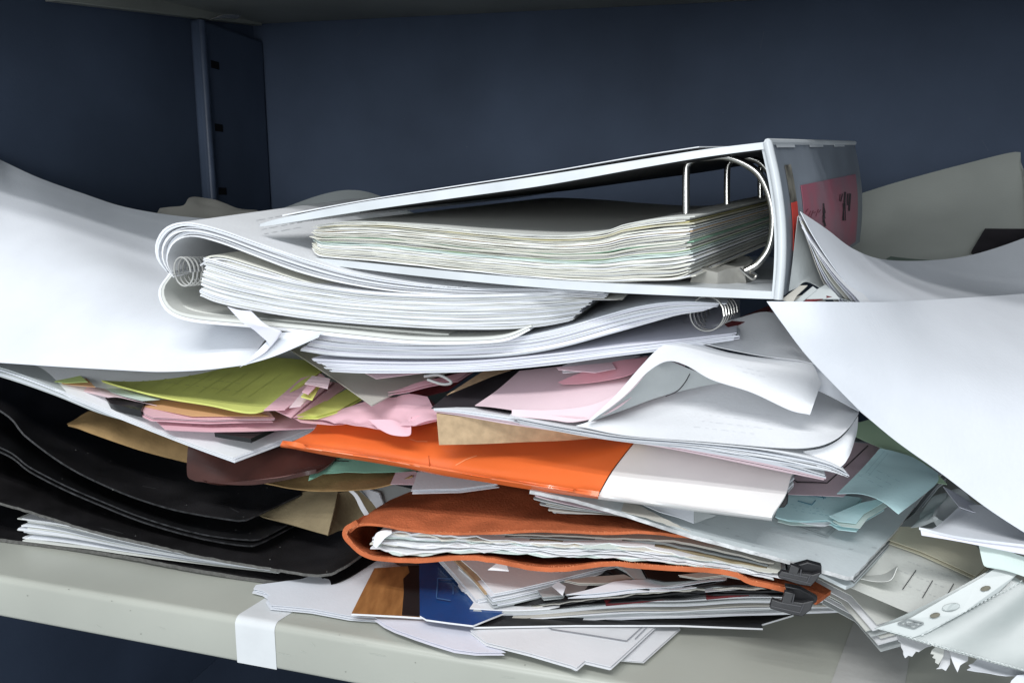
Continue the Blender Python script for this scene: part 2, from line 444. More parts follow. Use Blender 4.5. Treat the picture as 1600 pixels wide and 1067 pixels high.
# corner post: a folded steel upright on the side wall, with a rounded bright fold and slots
def side_s(px, py):                              # distance back of the side wall's point seen at px
    r = ray(px, py); k = uc / r.dot(U); return (r * k).dot(V) - C0
s1 = side_s(303, 150); s2 = side_s(326, 150)
pm = (s1 + s2) / 2
zpt = Pt(312, 29, s1).z
post = wbox('corner_post', uc, uc + 0.014, s1, SB - 0.001, ZS - 0.34, zpt, navy, cab, bev=0.004)
tube('post_fold', [W(uc + 0.0125, s1 + 0.006, ZS - 0.34), W(uc + 0.0125, s1 + 0.006, zpt - 0.001)], 0.0050, navyb, post, seg=20, k=0)
for py in (102, 200, 299):
    r = ray(336 + (py - 102) * 0.06, py); p = r * ((uc + 0.0142) / r.dot(U)); u_, s_ = uv(p)
    wbox('slot', uc + 0.0135, uc + 0.0146, s_ - 0.0075, s_ + 0.0075, p.z - 0.0045, p.z + 0.0045, hole, post)
# upper shelf board
topb = empty('upper_shelf', W(uc, 0, zt), 'beige steel shelf board above, its underside in shadow', 'shelf')
zr = Pt(1150, 3, SB).z - zt; wr_ = uv(Pt(1150, 3, SB))[0] - uc
def zt_at(u): return zt + zr * (u - uc) / wr_
DF = -0.050                                    # unseen front tilted down to bring its shadow edge forward
v0 = [W(uc + 0.001, -0.002, zt_at(uc) + DF), W(ur, -0.002, zt_at(uc) + DF - 0.005), W(ur, SB - 0.0015, zt_at(ur)), W(uc + 0.001, SB - 0.0015, zt_at(uc))]
prism('board', v0, UP * 0.03, topm, topb)
prism('lip_added', [v0[0] - V * .003, v0[1] - V * .003, v0[1] - V * .003 - UP * .030, v0[0] - V * .003 - UP * .030], V * .0028, topm, topb, bev=.0008)  # unseen lip, added under the front edge to lower the shadow line
# side rail and clip that carry it
a = Pt(402, 36, SB - 0.02); ra = ray(70, 3); b = ra * ((uc + 0.004) / ra.dot(U)); a = W(uc + 0.004, SB - 0.004, a.z)
prism('side_rail', [a, b, b + UP * 0.012, a + UP * 0.017], U * 0.012, topm, topb, bev=0.001)
c1 = Pt(345, 27, SB - 0.05); 
prism('shelf_clip', [Pt(322, 32, s1 - .01), Pt(345, 23, s1), Pt(372, 24, s1 + .02), Pt(368, 30, s1 + .02), Pt(345, 29, s1)], U * 0.004, steel, topb, bev=0.0004)

# ================================================================== the shelf
shelf = empty('shelf_board', W(uc, 0, ZS), 'beige painted steel shelf with a rolled front lip, piled with paper', 'shelf')
lip = (Pt(371, 965, 0) - Pt(371, 1034, 0)).z
prof = [(SB - 0.0015, 0)]
R_ = 0.0045
for i in range(9):
    g = math.pi / 2 * i / 8; prof.append((R_ - R_ * math.sin(g), -R_ + R_ * math.cos(g)))
for i in range(5):
    g = math.pi / 2 * i / 4; prof.append((0.003 - 0.003 * math.cos(g), -lip + 0.003 - 0.003 * math.sin(g)))
prof += [(0.018, -lip), (0.018, -lip + 0.003), (0.006, -lip + 0.004), (0.006, -0.006), (SB - 0.0015, -0.006)]
us = np.linspace(uc + 0.0005, ur - 0.0005, 60)
vv = [W(u, s, ZS + z) for u in us for s, z in prof]; np_ = len(prof)
ff = [(i * np_ + j, (i + 1) * np_ + j, (i + 1) * np_ + (j + 1) % np_, i * np_ + (j + 1) % np_) for i in range(59) for j in range(np_)]
mesh_obj('board', vv, ff, shelfm, parent=shelf)
def tape_strip(pa, pb, back_a, back_b, m, label):
    ua, ub = uv(Zp(*pa, ZS))[0], uv(Zp(*pb, ZS))[0]
    A = Zp(*back_a, ZS); B = Zp(*back_b, ZS); e = 0.0004
    rows = []
    def row(p, q): rows.append([Vector(p).lerp(Vector(q), t) for t in np.linspace(0, 1, 8)])
    (ua2, sa), (ub2, sb) = uv(A), uv(B)
    for f in (1, .75, .5, .25, 0):
        row(W(ua + (ua2 - ua) * f, R_ + (sa - R_) * f, ZS + e), W(ub + (ub2 - ub) * f, R_ + (sb - R_) * f, ZS + e))
    for i in range(1, 7):
        g = math.pi / 2 * i / 6; row(W(ua, R_ - (R_ + e) * math.sin(g), ZS - R_ + (R_ + e) * math.cos(g)), W(ub, R_ - (R_ + e) * math.sin(g), ZS - R_ + (R_ + e) * math.cos(g)))
    for f in (.4, .8, .97): row(W(ua, -e - .0002, ZS - R_ - (lip - R_) * f), W(ub, -e, ZS - R_ - (lip - R_) * f))
    T = [p for r in rows for p in r]
    fs = [(j * 8 + i, j * 8 + i + 1, (j + 1) * 8 + i + 1, (j + 1) * 8 + i) for j in range(len(rows) - 1) for i in range(7)]
    o = finish_sheet('tape_strip', T, fs, 0.0002, m, shelf); o['label'] = label
tape_strip((370, 963), (431, 974), (430, 925), (492, 935), tape, 'bright white tape wrapped over the lip at the left')
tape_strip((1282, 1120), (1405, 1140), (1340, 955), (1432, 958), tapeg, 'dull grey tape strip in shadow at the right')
SHEETS = 'loose paper sheets in the pile'; STK = 'stacks of paper in the pile'; FOLD = 'black folders at the left'
# ================================================================== things lying on the shelf
Z0 = ('z', W(0, 0, ZS + 0.0006))
def zz(h): return ('z', W(0, 0, ZS + h))
flat('paper_sheet', [(396, 920), (412, 924), (421, 930), (417, 934), (424, 945), (487, 951), (547, 962), (640, 968), (700, 930), (600, 868), (540, 880), (470, 905), (400, 914)],
     zz(0.0035), (0, 0), cool, 'white sheet with ragged left corner lying on the shelf beside the tape', 'paper', SHEETS, n=3, gap=0.0009, jit=0.0016, wr=(0.0012, 14, 2))
flat('paper_sheet', [(587, 964), (602, 975), (619, 984), (650, 996), (675, 1004), (712, 1014), (745, 1018), (790, 1018), (768, 1006), (800, 985), (740, 960), (640, 950)],
     zz(0.0052), (0, 0), lilac, 'pale folded sheet with angular end sagging over the shelf edge below the magazines', 'paper', SHEETS, n=2, gap=0.001, jit=0.0015, wr=(0.0016, 18, 4))
flat('paper_sheet', [(960, 1029), (1004, 1032), (1062, 981), (1050, 960), (900, 950), (880, 1000)],
     zz(0.0040), (0, 0), white, 'white printed form at the right end of the sheets under the magazines', 'paper', SHEETS, n=2, gap=0.001, jit=0.001, wr=(0.0006, 14, 6))
sh = flat('paper_sheet', [(735, 985), (760, 1004), (830, 1021), (893, 1039), (901, 1043), (914, 1032), (954, 1041), (975, 1022), (1034, 968), (1000, 950), (760, 950)],
     zz(0.0072), (0, 0), white, 'large white printed form with ruled box spread on the shelf front', 'paper', SHEETS, n=3, gap=0.001, jit=0.0008, wr=(0.0010, 15, 8))
def lines(parent, anchor, rise, segs, m=ink, wr=(0, 10, 0), wd=1.2, lift=0.0009, name='printed_line'):
    for (x0, y0, x1, y1) in segs:
        dx, dy = x1 - x0, y1 - y0; l = math.hypot(dx, dy); nx, ny = -dy / l * wd / 2, dx / l * wd / 2
        flat(name, [(x0 + nx, y0 + ny), (x1 + nx, y1 + ny), (x1 - nx, y1 - ny), (x0 - nx, y0 - ny)], anchor, rise, m, wr=wr, parent=parent, lift=lift, thick=0.0001, step=0.006)
lines(sh, zz(0.0072), (0, 0), [(860, 985, 979, 1003), (979, 1003, 1010, 975), (845, 976, 862, 985), (992, 1000, 1016, 976)], inkg, (0.0010, 15, 8), 1.4)

mg = flat('magazine', [(549, 958), (567, 922), (585, 887), (639, 884), (700, 884), (700, 960), (657, 964), (628, 962)], zz(0.0085), (0, 0.02), wood,
     'magazine with brown wood-grain cover and black strip beside the blue booklet', 'magazine', None, n=1, thick=0.0012, edge_mat=white)
flat('black_strip', [(628, 961.5), (631, 925), (630, 905), (640, 895), (637, 884.5), (700, 884.5), (700, 959), (657, 963.3)], zz(0.0085), (0, 0.02), blackg, parent=mg, lift=0.0006, smooth=0)
bb = flat('booklet', [(655, 874), (690, 868), (800, 870), (830, 940), (739, 977), (700, 972), (666, 967), (656, 961)], zz(0.0115), (0, 0.02), bluec,
     'glossy deep blue booklet cover poking out left of the magazines', 'booklet', thick=0.0011, edge_mat=white, wr=(0.0008, 12, 3))
lines(bb, zz(0.0115), (0, 0.02), [(684, 905, 682, 935), (684, 905, 712, 906), (682, 936, 704, 940), (708, 916, 708, 930)], paper('faded_blue_print', (0.06, 0.14, 0.32)), (0.0008, 12, 3), 1.5, 0.0012)

stack('magazine_stack', [(740, 950, .030), (800, 953, .034), (867, 949, .040), (969, 939, .048), (1062, 938, .056), (1175, 932, .070), (1344, 935, .10)],
      [(735, 976, .029), (800, 978, .034), (912, 973, .044), (1000, 969, .052), (1120, 965, .064), (1240, 961, .08), (1372, 955, .105)], 11, L=0.20,
      mats=[white, greyp, white, cool, taupe, white], seed=3, jit=0.0014, wav=0.5, label='thick stack of grey-white magazines flat on the shelf under the orange folder', cat='magazine stack', group='magazine stacks')
flat('magazine', [(740, 979), (900, 976), (1060, 976), (1192, 981), (1190, 975), (1240, 960), (1000, 950), (760, 950)], zz(0.0095), (0, 0.0), blackg,
     'thin dark magazine with white edge lying flat under the magazine stack', 'magazine', thick=0.0011, edge_mat=white, smax=.2)
# ragged left ends of the lower magazines
for i, (x, y) in enumerate([(712, 948), (718, 940), (708, 930), (714, 922), (722, 955), (730, 962), (716, 912)]):
    flat('leaf_stack', [(x, y + 2), (x + 6, y + 10), (x + 22, y + 14), (x + 60, y + 12), (x + 120, y - 6), (x + 70, y - 26), (x + 10, y - 24)],
         (x + 6, y + 10, .046 + 0.001 * (i % 3)), (0.0, 0.03), [white, taupe, cool][i % 3],
         'ragged page corners stacked beside the blue booklet, %s of seven layers' % ['third', 'fourth', 'fifth', 'sixth', 'second', 'bottom', 'top'][i], 'pages', 'ragged page ends', n=3, gap=0.0012, jit=0.0012, wr=(0.001, 20, i))
# middle magazines with dark pictures
stack('magazine', [(790, 944, .042), (850, 938, .042), (960, 925, .043), (1060, 914, .045), (1160, 910, .047), (1215, 916, .05)],
      [(790, 950, .042), (850, 951, .042), (967, 939, .043), (1062, 935, .045), (1175, 930, .047), (1250, 932, .05)], 6, L=0.18,
      mats=[blackg, greyp, taupe, blackg, cool], seed=12, jit=0.002, wav=1.2, ripple=0.002, label='middle magazine of the pile with dark picture pages along its edge', cat='magazine', group='magazine stacks')
flat('magazine', [(745, 925), (752, 950), (800, 950), (880, 936), (960, 926), (940, 905), (860, 905), (800, 912)], (752, 950, .040), (0, .05), taupe,
     'taupe folded catalogue with a black and white barcode-like corner', 'magazine', 'magazine stacks', n=4, gap=0.0016, jit=0.002, wr=(0.002, 22, 3), thick=0.0005)
flat('magazine', [(783, 938), (789, 952), (812, 950), (806, 934)], (789, 952, .038), (0, .3), blackg, 'small black magazine corner between the taupe catalogue layers', 'magazine', 'magazine stacks', n=2, gap=.001)
flat('paper_sheet', [(830, 908), (848, 932), (880, 930), (879, 918), (884, 930), (960, 918), (1040, 905), (1000, 885), (880, 890)], (848, 932, .038), (0.02, .06), greyp,
     'grey page with torn white tip above the taupe catalogue', 'paper', SHEETS, n=3, gap=.0011, jit=.0015, wr=(.003, 20, 7))
flat('paper_sheet', [(862, 915), (879, 930), (884, 916), (872, 908)], (879, 930, .034), (0.05, .5), cool, 'tiny pale folded page tip sticking out of the grey page', 'paper', SHEETS)
for i, (pts, m, lab) in enumerate([
    ([(882, 909), (905, 912), (940, 911), (990, 905), (975, 898), (925, 900)], taupe, 'narrow taupe curled page above the grey page'),
    ([(948, 886), (962, 893), (975, 910), (985, 918), (1015, 921), (990, 905), (972, 885)], blackg, 'black and white curled picture page below the orange folder'),
    ([(960, 884), (978, 893), (1000, 913), (1030, 918), (1090, 910), (1020, 895), (1000, 884)], greyp, 'grey page folded over the curled picture page'),
    ([(1000, 884), (1012, 905), (1040, 908), (1100, 902), (1160, 903), (1150, 893), (1080, 886)], blackg, 'dark page with a pale rim below the orange folder'),
    ([(1060, 893), (1090, 899), (1130, 897), (1165, 903), (1100, 890)], taupe, 'thin beige page strip at the top of the magazine pile'),
    ([(885, 925), (960, 921), (1060, 912), (1130, 908), (1190, 912), (1180, 904), (1060, 900), (960, 906)], cool, 'long pale page under the curled picture pages')]):
    flat('magazine_page', pts, (pts[2][0], pts[2][1], .036 + i * .001), (0, .12), m, lab, 'page', 'curled magazine pages', n=2, gap=0.0012, wr=(.004, 26, i), thick=.0004, edge_mat=white)
flat('booklet', [(1102, 922), (1104, 933), (1170, 927), (1176, 919), (1130, 915)], (1104, 933, .042), (0, .1), darkred, 'dark red booklet edge with white top in the magazine pile', 'booklet', thick=.0015)
flat('paper_sheet', [(1100, 917), (1102, 924), (1170, 919), (1172, 912)], (1102, 924, .041), (0, .1), white, 'short white page lying on the dark red booklet', 'paper', SHEETS)
flat('booklet', [(944, 935), (947, 943), (1000, 938), (1050, 932), (1010, 928)], (947, 943, .040), (0, .1), darkred, 'thin maroon booklet edge low in the magazine pile', 'booklet', thick=.0015)

# white bundle fanned out under the orange folder
flat('paper_stack', [(684, 868), (710, 896), (744, 936), (758, 933), (790, 922), (840, 870), (760, 862)], (744, 936, .035), (0.02, .10), [white, cool], 'left white bundle fanned out diagonally under the orange envelope', 'paper stack', STK, n=6, gap=.0009, jit=.0012, thick=.0005)
flat('card_sheet', [(708, 872), (740, 904), (757, 925), (775, 922), (800, 905), (790, 872)], (757, 925, .033), (0.02, .10), kraftl, 'cream-brown card between two white bundles under the orange envelope', 'card', None, n=2, gap=.0009, thick=.0006)
flat('paper_stack', [(718, 872), (745, 895), (772, 926), (800, 921), (870, 905), (930, 890), (985, 878), (900, 866), (760, 862)], (772, 926, .031), (0.03, .08), [white, cool, greyp], 'main white bundle fanned out under the orange envelope, wedge shaped', 'paper stack', STK, n=9, gap=.0011, jit=.001, thick=.0007, wr=(.0008, 14, 5))
flat('paper_sheet', [(762, 890), (795, 892), (788, 871)], (795, 892, .027), (0, .8), white, 'small white triangular corner tucked under the orange envelope', 'paper', SHEETS)

# ================================================================== black folders, left
def folder_cover(name, pts, anchor, rise, label, th, edge, m=blackp, wr=(.0012, 9, 1), **k):
    return flat(name, pts, anchor, rise, m, label, 'folder', FOLD, thick=th, edge_mat=edge, wr=wr, **k)
root = empty('cardboard_folder', Pt(300, 880, .06), 'black cardboard folder with raw grey edges at the bottom of the left pile', 'folder', FOLD)
patch('lower_cover', [[(-160, 818, .04), (0, 841, .043), (100, 853, .045), (210, 870, .043), (310, 889, .041), (420, 906, .043), (500, 914, .046), (540, 905, .057), (600, 868, .097)],
                      [(x, y, SZ(x, y, -.246)) for x, y in ((-160, 770), (0, 790), (100, 805), (210, 815), (310, 825), (420, 835), (500, 845), (560, 850), (640, 845))]],
      blackp, res=(160, 12), thick=0.0026, wr=(.0004, 170, 2), parent=root, edge_mat=rawb)
patch('upper_cover', [[(-160, 745, .03), (0, 785, .035), (60, 802, .036), (140, 827, .036), (230, 848, .035), (330, 871, .035), (430, 888, .038), (500, 897, .042), (535, 886, .052), (570, 862, .075), (605, 838, .10)],
                      [(-160, 600, .24), (0, 640, .22), (60, 665, .2), (140, 700, .19), (230, 725, .19), (330, 745, .18), (430, 760, .18), (500, 770, .17), (540, 775, .17), (580, 780, .17), (625, 790, .17)]],
      blackp, res=(160, 16), thick=0.0019, wr=(.0005, 170, 5), parent=root, edge_mat=rawb)
stack('paper_stack', [(30, 806, .046), (100, 816, .046), (180, 838, .044), (280, 860, .042), (380, 880, .042), (430, 888, .043)],
      [(36, 846, .046), (120, 855, .046), (220, 868, .044), (320, 880, .042), (400, 889, .042), (434, 893, .043)], 18, L=.05, mats=[white, off, cool], seed=5, jit=.0024, wav=.5, ratio=.8,
      label='wedge of grey-white pages inside the black cardboard folder', cat='paper stack', group=STK)
for nm, r0, r1, lab, ss in (
  ('plastic_folder', [(-160, 650, .03), (0, 705, .045), (50, 738, .047), (130, 777, .048), (230, 817, .047), (320, 841, .047), (385, 851, .048), (410, 846, .055), (470, 815, .09)],
                [(-160, 560, .2), (0, 620, .2), (50, 640, .2), (130, 680, .19), (230, 715, .18), (320, 740, .18), (385, 750, .17), (430, 760, .16), (500, 770, .15)],
   'middle black plastic folder of the left pile, with a thin doubled edge', .0011),
  ('plastic_folder', [(-160, 642, .032), (0, 698, .047), (50, 731, .049), (130, 770, .050), (230, 810, .049), (320, 834, .049), (390, 842, .050), (412, 838, .057), (472, 806, .09)],
                [(-160, 552, .2), (0, 612, .2), (50, 632, .2), (130, 672, .19), (230, 707, .18), (320, 732, .18), (385, 742, .17), (432, 752, .16), (502, 762, .15)],
   'black plastic folder lying just above the doubled edge in the left pile', .0011),
  ('plastic_folder', [(-160, 560, .035), (0, 640, .042), (40, 680, .043), (100, 724, .044), (170, 760, .045), (260, 792, .045), (365, 811, .046), (392, 808, .053), (470, 772, .09)],
                [(-160, 500, .2), (0, 560, .2), (40, 590, .2), (100, 620, .2), (170, 650, .19), (260, 680, .18), (365, 700, .17), (420, 715, .16), (500, 735, .15)],
   'topmost black plastic folder of the left pile with a rounded corner', .0012)):
    o = patch(nm, [r0, r1], blackg if 'top' not in lab else blackp, lab, 'folder', FOLD, res=(64, 14), thick=ss, wr=(.0003, 30, 2), edge_mat=mat('worn_black_edge', (0.028, 0.028, 0.03), rough=.4, bump=.5, bscale=500, var=.3, vscale=200))

# ================================================================== envelopes and scraps, left middle
patch('kraft_envelope', [[(104, 661, .075), (145, 641, .09), (200, 640, .10), (280, 640, .11), (400, 660, .11), (500, 680, .11)],
                         [(110, 662, .068), (150, 662, .068), (210, 680, .07), (280, 692, .075), (400, 715, .08), (500, 730, .08)],
                         [(106, 664, .063), (155, 682, .062), (215, 702, .063), (290, 722, .067), (400, 748, .07), (500, 765, .075)]],
      kraft, 'brown kraft envelope with a pointed left corner on the black folders', 'envelope', 'kraft envelopes', thick=.0008, wr=(.003, 22, 3), cz=.0015, res=(40, 20))
patch('kraft_envelope', [[(395, 735, .07), (480, 715, .09), (560, 715, .10), (640, 730, .10)],
                         [(405, 750, .055), (470, 762, .055), (550, 766, .055), (612, 757, .055), (645, 745, .06)]],
      kraft, 'brown kraft envelope edge under the pale green sheet', 'envelope', 'kraft envelopes', thick=.0008, wr=(.002, 22, 8), cz=.001)
patch('plastic_folder', [[(300, 688, .055), (380, 660, .08), (460, 650, .09), (540, 690, .09)],
                         [(293, 700, .052), (370, 700, .062), (450, 700, .066), (520, 720, .07)],
                         [(292, 742, .046), (350, 753, .045), (430, 745, .046), (495, 735, .05)],
                         [(305, 752, .045), (350, 754, .044), (430, 746, .045), (495, 736, .05)]],
      maroon, 'glossy dark maroon plastic folder with a rounded lower left corner', 'folder', None, thick=.0012, wr=(.0015, 20, 2), res=(30, 24), edge_mat=mat('maroon_edge', (.22, .12, .11), rough=.3))
gs = flat('paper_sheet', [(482, 751), (487, 725), (497, 708), (560, 690), (640, 720), (655, 737), (600, 739), (570, 739), (539, 736), (505, 738), (495, 744)], (482, 751, .045), (-.05, .12), green,
     'mint green sheet with black handwriting under the glossy orange folder', 'paper', SHEETS, n=1, wr=(.003, 24, 3), cz=.001)
lines(gs, (482, 751, .045), (-.05, .12), [(508, 722, 517, 709), (512, 726, 522, 711), (520, 722, 545, 722)], ink, (.003, 24, 3), 1.2, .0014, 'pen_stroke')
flat('paper_sheet', [(610, 756), (618, 738), (650, 736), (660, 757)], (610, 756, .050), (0, .15), pinkd, 'small mauve sheet corner under the glossy orange folder', 'paper', SHEETS)
flat('paper_sheet', [(644, 765), (652, 737), (700, 732), (780, 755), (720, 763)], (644, 765, .046), (0, .15), cool, 'pale blue-white sheet corner above the orange envelope', 'paper', SHEETS, n=3, gap=.0008)
patch('kraft_envelope', [[(400, 800, .08), (440, 780, .09), (490, 765, .095), (528, 769, .09)], [(408, 806, .075), (440, 795, .08), (490, 790, .08), (524, 790, .078)], [(416, 808, .072), (450, 818, .07), (490, 830, .068), (512, 836, .066)]],
      kraftg, 'rolled grey-brown envelope flap pointing left between folder and orange envelope', 'envelope', 'kraft envelopes', thick=.001, wr=(.002, 16, 5), res=(26, 18))
patch('kraft_envelope', [[(528, 769, .09), (580, 765, .11), (640, 770, .12)], [(516, 815, .075), (560, 810, .10), (620, 800, .11)], [(515, 836, .07), (545, 825, .09), (600, 812, .10)]],
      kraftg, 'darker inner half of the rolled grey-brown envelope', 'envelope', 'kraft envelopes', thick=.001, wr=(.002, 16, 7))
patch('paper_sheet', [[(555, 760, .10), (600, 755, .11), (650, 765, .11)], [(590, 792, .085), (610, 790, .09), (650, 800, .09)]], greyp, 'grey-white sheet standing behind the tip of the orange envelope', 'paper', SHEETS)
patch('paper_sheet', [[(538, 762, .085), (553, 775, .082), (563, 795, .08), (570, 806, .08)], [(541, 759, .085), (558, 772, .082), (570, 792, .08), (577, 803, .08)]], white, 'narrow white strip curving down behind the orange envelope', 'paper', SHEETS)
flat('paper_sheet', [(562, 760), (590, 796), (602, 794), (592, 770)], (590, 796, .083), (0, .6), cool, 'small white stack corner behind the orange envelope', 'paper', SHEETS, n=3, gap=.001)

# ================================================================== left: white pads, pink and yellow papers
stack('paper_stack', [(-80, 560, .045), (0, 574, .045), (80, 603, .045), (150, 634, .045), (198, 655, .045)], [(-80, 570, .045), (0, 590, .045), (80, 617, .045), (150, 645, .045), (202, 660, .045)], 5, L=.22, mats=[greyp, cool], seed=8, jit=.0006,
      label='thin greyish pad at the far left edge above the black folders', cat='paper stack', group=STK)
pd = stack('notepad', [(-60, 545, .052), (0, 575, .050), (100, 612, .045), (200, 652, .040), (300, 692, .033), (366, 715, .028)], [(-60, 552, .052), (0, 583, .050), (100, 619, .045), (200, 660, .040), (300, 699, .033), (366, 723, .028)],
     6, L=.20, dirn=(Pt(500, 668, .085) - Pt(366, 718, .028)), mats=[white, cool], seed=81, jit=.0003, ratio=.8, label='white notepad whose corner points at the viewer over the black folders', cat='notepad')
flat('sticky_note', [(35, 581), (42, 575), (60, 572), (120, 585), (138, 602), (104, 603), (70, 597), (40, 590)], (70, 597, .055), (.02, .08), lime, 'small lime sticky note at the far left on the white notepad', 'note', None, wr=(.001, 30, 2), lift=.002)
flat('paper_sheet', [(60, 585), (100, 606), (118, 608), (150, 611), (130, 590)], (100, 606, .052), (.02, .08), ochre, 'narrow orange slip under the pale pink sheet at far left', 'paper', SHEETS, lift=.003)
patch('paper_sheet', [[(50, 572, .09), (80, 570, .10), (112, 572, .11)], [(62, 588, .07), (95, 585, .075), (130, 594, .08)], [(115, 608, .055), (140, 606, .057), (165, 608, .06)], [(168, 620, .045), (190, 620, .047), (245, 634, .048)]], pinkl,
      'narrow pale pink sheet sweeping down from the far left under the big white sheet', 'paper', SHEETS, wr=(.001, 20, 3))
flat('paper_sheet', [(150, 606), (185, 610), (250, 626), (222, 628), (190, 620)], (222, 628, .044), (0, .05), mint, 'grey-green slip between pink sheet and yellow pad', 'paper', SHEETS, lift=.001)
wbx = flat('plastic_tray', [(160, 616), (172, 630), (220, 641), (228, 626), (200, 622)], (172, 630, .043), (0, .1), blackg, 'black plastic clip box peeking out between notepad and pink papers', 'clip', None, thick=.005)
flat('paper_sheet', [(225, 635), (250, 624), (330, 634), (400, 644), (420, 650), (300, 650)], (330, 650, .040), (0, .08), ochre, 'orange-brown paper edge just below the yellow pad', 'paper', SHEETS)
flat('paper_sheet', [(240, 655), (258, 671), (330, 673), (395, 673), (520, 668), (600, 662), (560, 630), (380, 635), (240, 640)], (330, 673, .034), (0, .10), [pink], 'long pink sheet stretching across the notepad under the yellow pad', 'paper', SHEETS, n=2, gap=.0012, wr=(.0015, 14, 3))
flat('paper_sheet', [(219, 643), (228, 633), (260, 628), (300, 632), (420, 645), (430, 658), (330, 660), (262, 657), (240, 657), (228, 652)], (240, 657, .032), (0, .10), [pink, pinkl], 'pink sheets with clipped left corner on top of the notepad', 'paper', SHEETS, n=3, gap=.0012, wr=(.0014, 16, 5), lift=.002)
flat('cassette', [(335, 676), (392, 685), (428, 668), (400, 662), (350, 668)], (392, 685, .033), (.0, .10), blackg, 'dark flat plastic case lying on the notepad under the pink sheet', 'case', None, thick=.003, wr=(0, 1, 0))
patch('paper_pad', [[(112, 572, .12), (200, 560, .15), (330, 560, .16), (440, 560, .15), (520, 570, .14)],
                    [(150, 592, .075), (230, 600, .075), (330, 605, .075), (420, 605, .08), (490, 588, .09)],
                    [(185, 603, .055), (260, 620, .045), (330, 631, .04), (398, 643, .034), (440, 622, .055)]],
      yellow, 'yellow-green lined pad page curving out from under the big white sheet', 'paper pad', 'yellow papers', thick=.0012, wr=(.0012, 14, 4), res=(40, 18))
flat('paper_pad', [(464, 649), (480, 641), (556, 600), (580, 612), (530, 640), (495, 650)], (480, 650, .040), (0, .12), yellow, 'narrow yellow pad strip between the pink strips and grey sheet', 'paper pad', 'yellow papers', n=5, gap=.0006, thick=.0003)
for i, (pts, m, lab) in enumerate([
    ([(412, 641), (445, 640), (510, 590), (500, 582), (470, 590)], pink, 'pink strip left-most in the fan beside the yellow pad'),
    ([(430, 640), (455, 651), (468, 640), (520, 598), (500, 592)], pink, 'wide pink strip on the notched fan beside the yellow pad'),
    ([(452, 636), (470, 634), (500, 604), (505, 598), (486, 598)], pinkl, 'short pale pink strip on top of the fan'),
    ([(470, 620), (488, 625), (500, 603), (488, 600)], yellow, 'tiny yellow strip showing inside the pink fan'),
    ([(472, 612), (482, 616), (496, 600), (484, 596)], pink, 'small pink notch piece high in the fan'),
    ([(456, 652), (478, 650), (545, 602), (520, 596)], pink, 'pink strip right of the fan beside the second yellow pad'),
    ([(476, 600), (512, 607), (516, 592), (488, 587)], pinkl, 'pale pink flap at the top end of the fan')]):
    flat('paper_strip', pts, (pts[1][0], pts[1][1], .036 - .0012 * i if i < 5 else .041), (0, .14), m, lab, 'paper strip', 'pink and yellow paper strips', thick=.0005, wr=(.001, 30, i))
flat('paper_sheet', [(455, 652), (470, 660), (520, 660), (600, 655), (640, 662), (684, 655), (690, 640), (672, 622), (640, 618), (560, 635)], (520, 662, .038), (0, .10), pink,
     'crumpled pink sheet running below the grey corner sheet', 'paper', SHEETS, wr=(.004, 18, 6), cz=.003, n=1)
patch('paper_sheet', [[(480, 655, .05), (560, 630, .06), (630, 618, .06), (668, 620, .06)], [(500, 660, .042), (570, 650, .045), (640, 645, .045), (684, 648, .045)], [(548, 662, .035), (600, 664, .033), (632, 664, .032), (690, 655, .033)]],
      pink, 'wavy pink sheet draped over the left end of the orange folder', 'paper', SHEETS, wr=(.003, 26, 3), cz=.003, res=(36, 20))
patch('paper_sheet', [[(575, 655, .034), (610, 655, .034), (632, 660, .036), (642, 650, .040)], [(590, 668, .030), (612, 679, .028), (640, 680, .028), (641, 664, .034)]], pink, 'small folded pink flap hanging onto the orange folder', 'paper', SHEETS, wr=(.001, 20, 3))
patch('paper_sheet', [[(632, 665, .036), (650, 650, .04), (690, 648, .045)], [(634, 667, .034), (655, 664, .036), (692, 655, .04)]], rose, 'bright pink folded edge beside the pink flap', 'paper', SHEETS)
flat('paper_sheet', [(452, 545), (520, 590), (581, 633), (620, 612), (655, 597), (760, 560), (600, 530)], (581, 633, .030), (0, .10), taupe, 'grey-beige sheet whose corner points down over the pink strips', 'paper', SHEETS, n=1, thick=.0008)
flat('paper_sheet', [(550, 575), (588, 594), (700, 580), (720, 560), (600, 560)], (588, 594, .045), (0, .12), pinkl, 'pale pink printed sheet under the loose-leaf booklet', 'paper', SHEETS, lift=.001)
flat('card_sheet', [(640, 625), (700, 610), (770, 560), (690, 560), (640, 600)], (700, 612, .075), (0, .1), darkred, 'dark red card deep in the gap left of the black-edged folder', 'card', None)
flat('paper_strip', [(606, 612), (640, 607), (715, 590), (740, 575), (660, 596)], (640, 607, .055), (0, .15), pink, 'crumpled mauve-pink slip deep in the gap', 'paper strip', 'pink and yellow paper strips', n=2, gap=.0015, wr=(.003, 40, 2))
tube('binder_clip_wire', [Pt(663, 588, .06), Pt(685, 586, .06), Pt(702, 594, .06), Pt(704, 599, .06), Pt(690, 600, .06), Pt(668, 593, .06)], .0009, sleevew, label='small pale plastic loop in the gap under the booklet', cat='loop')

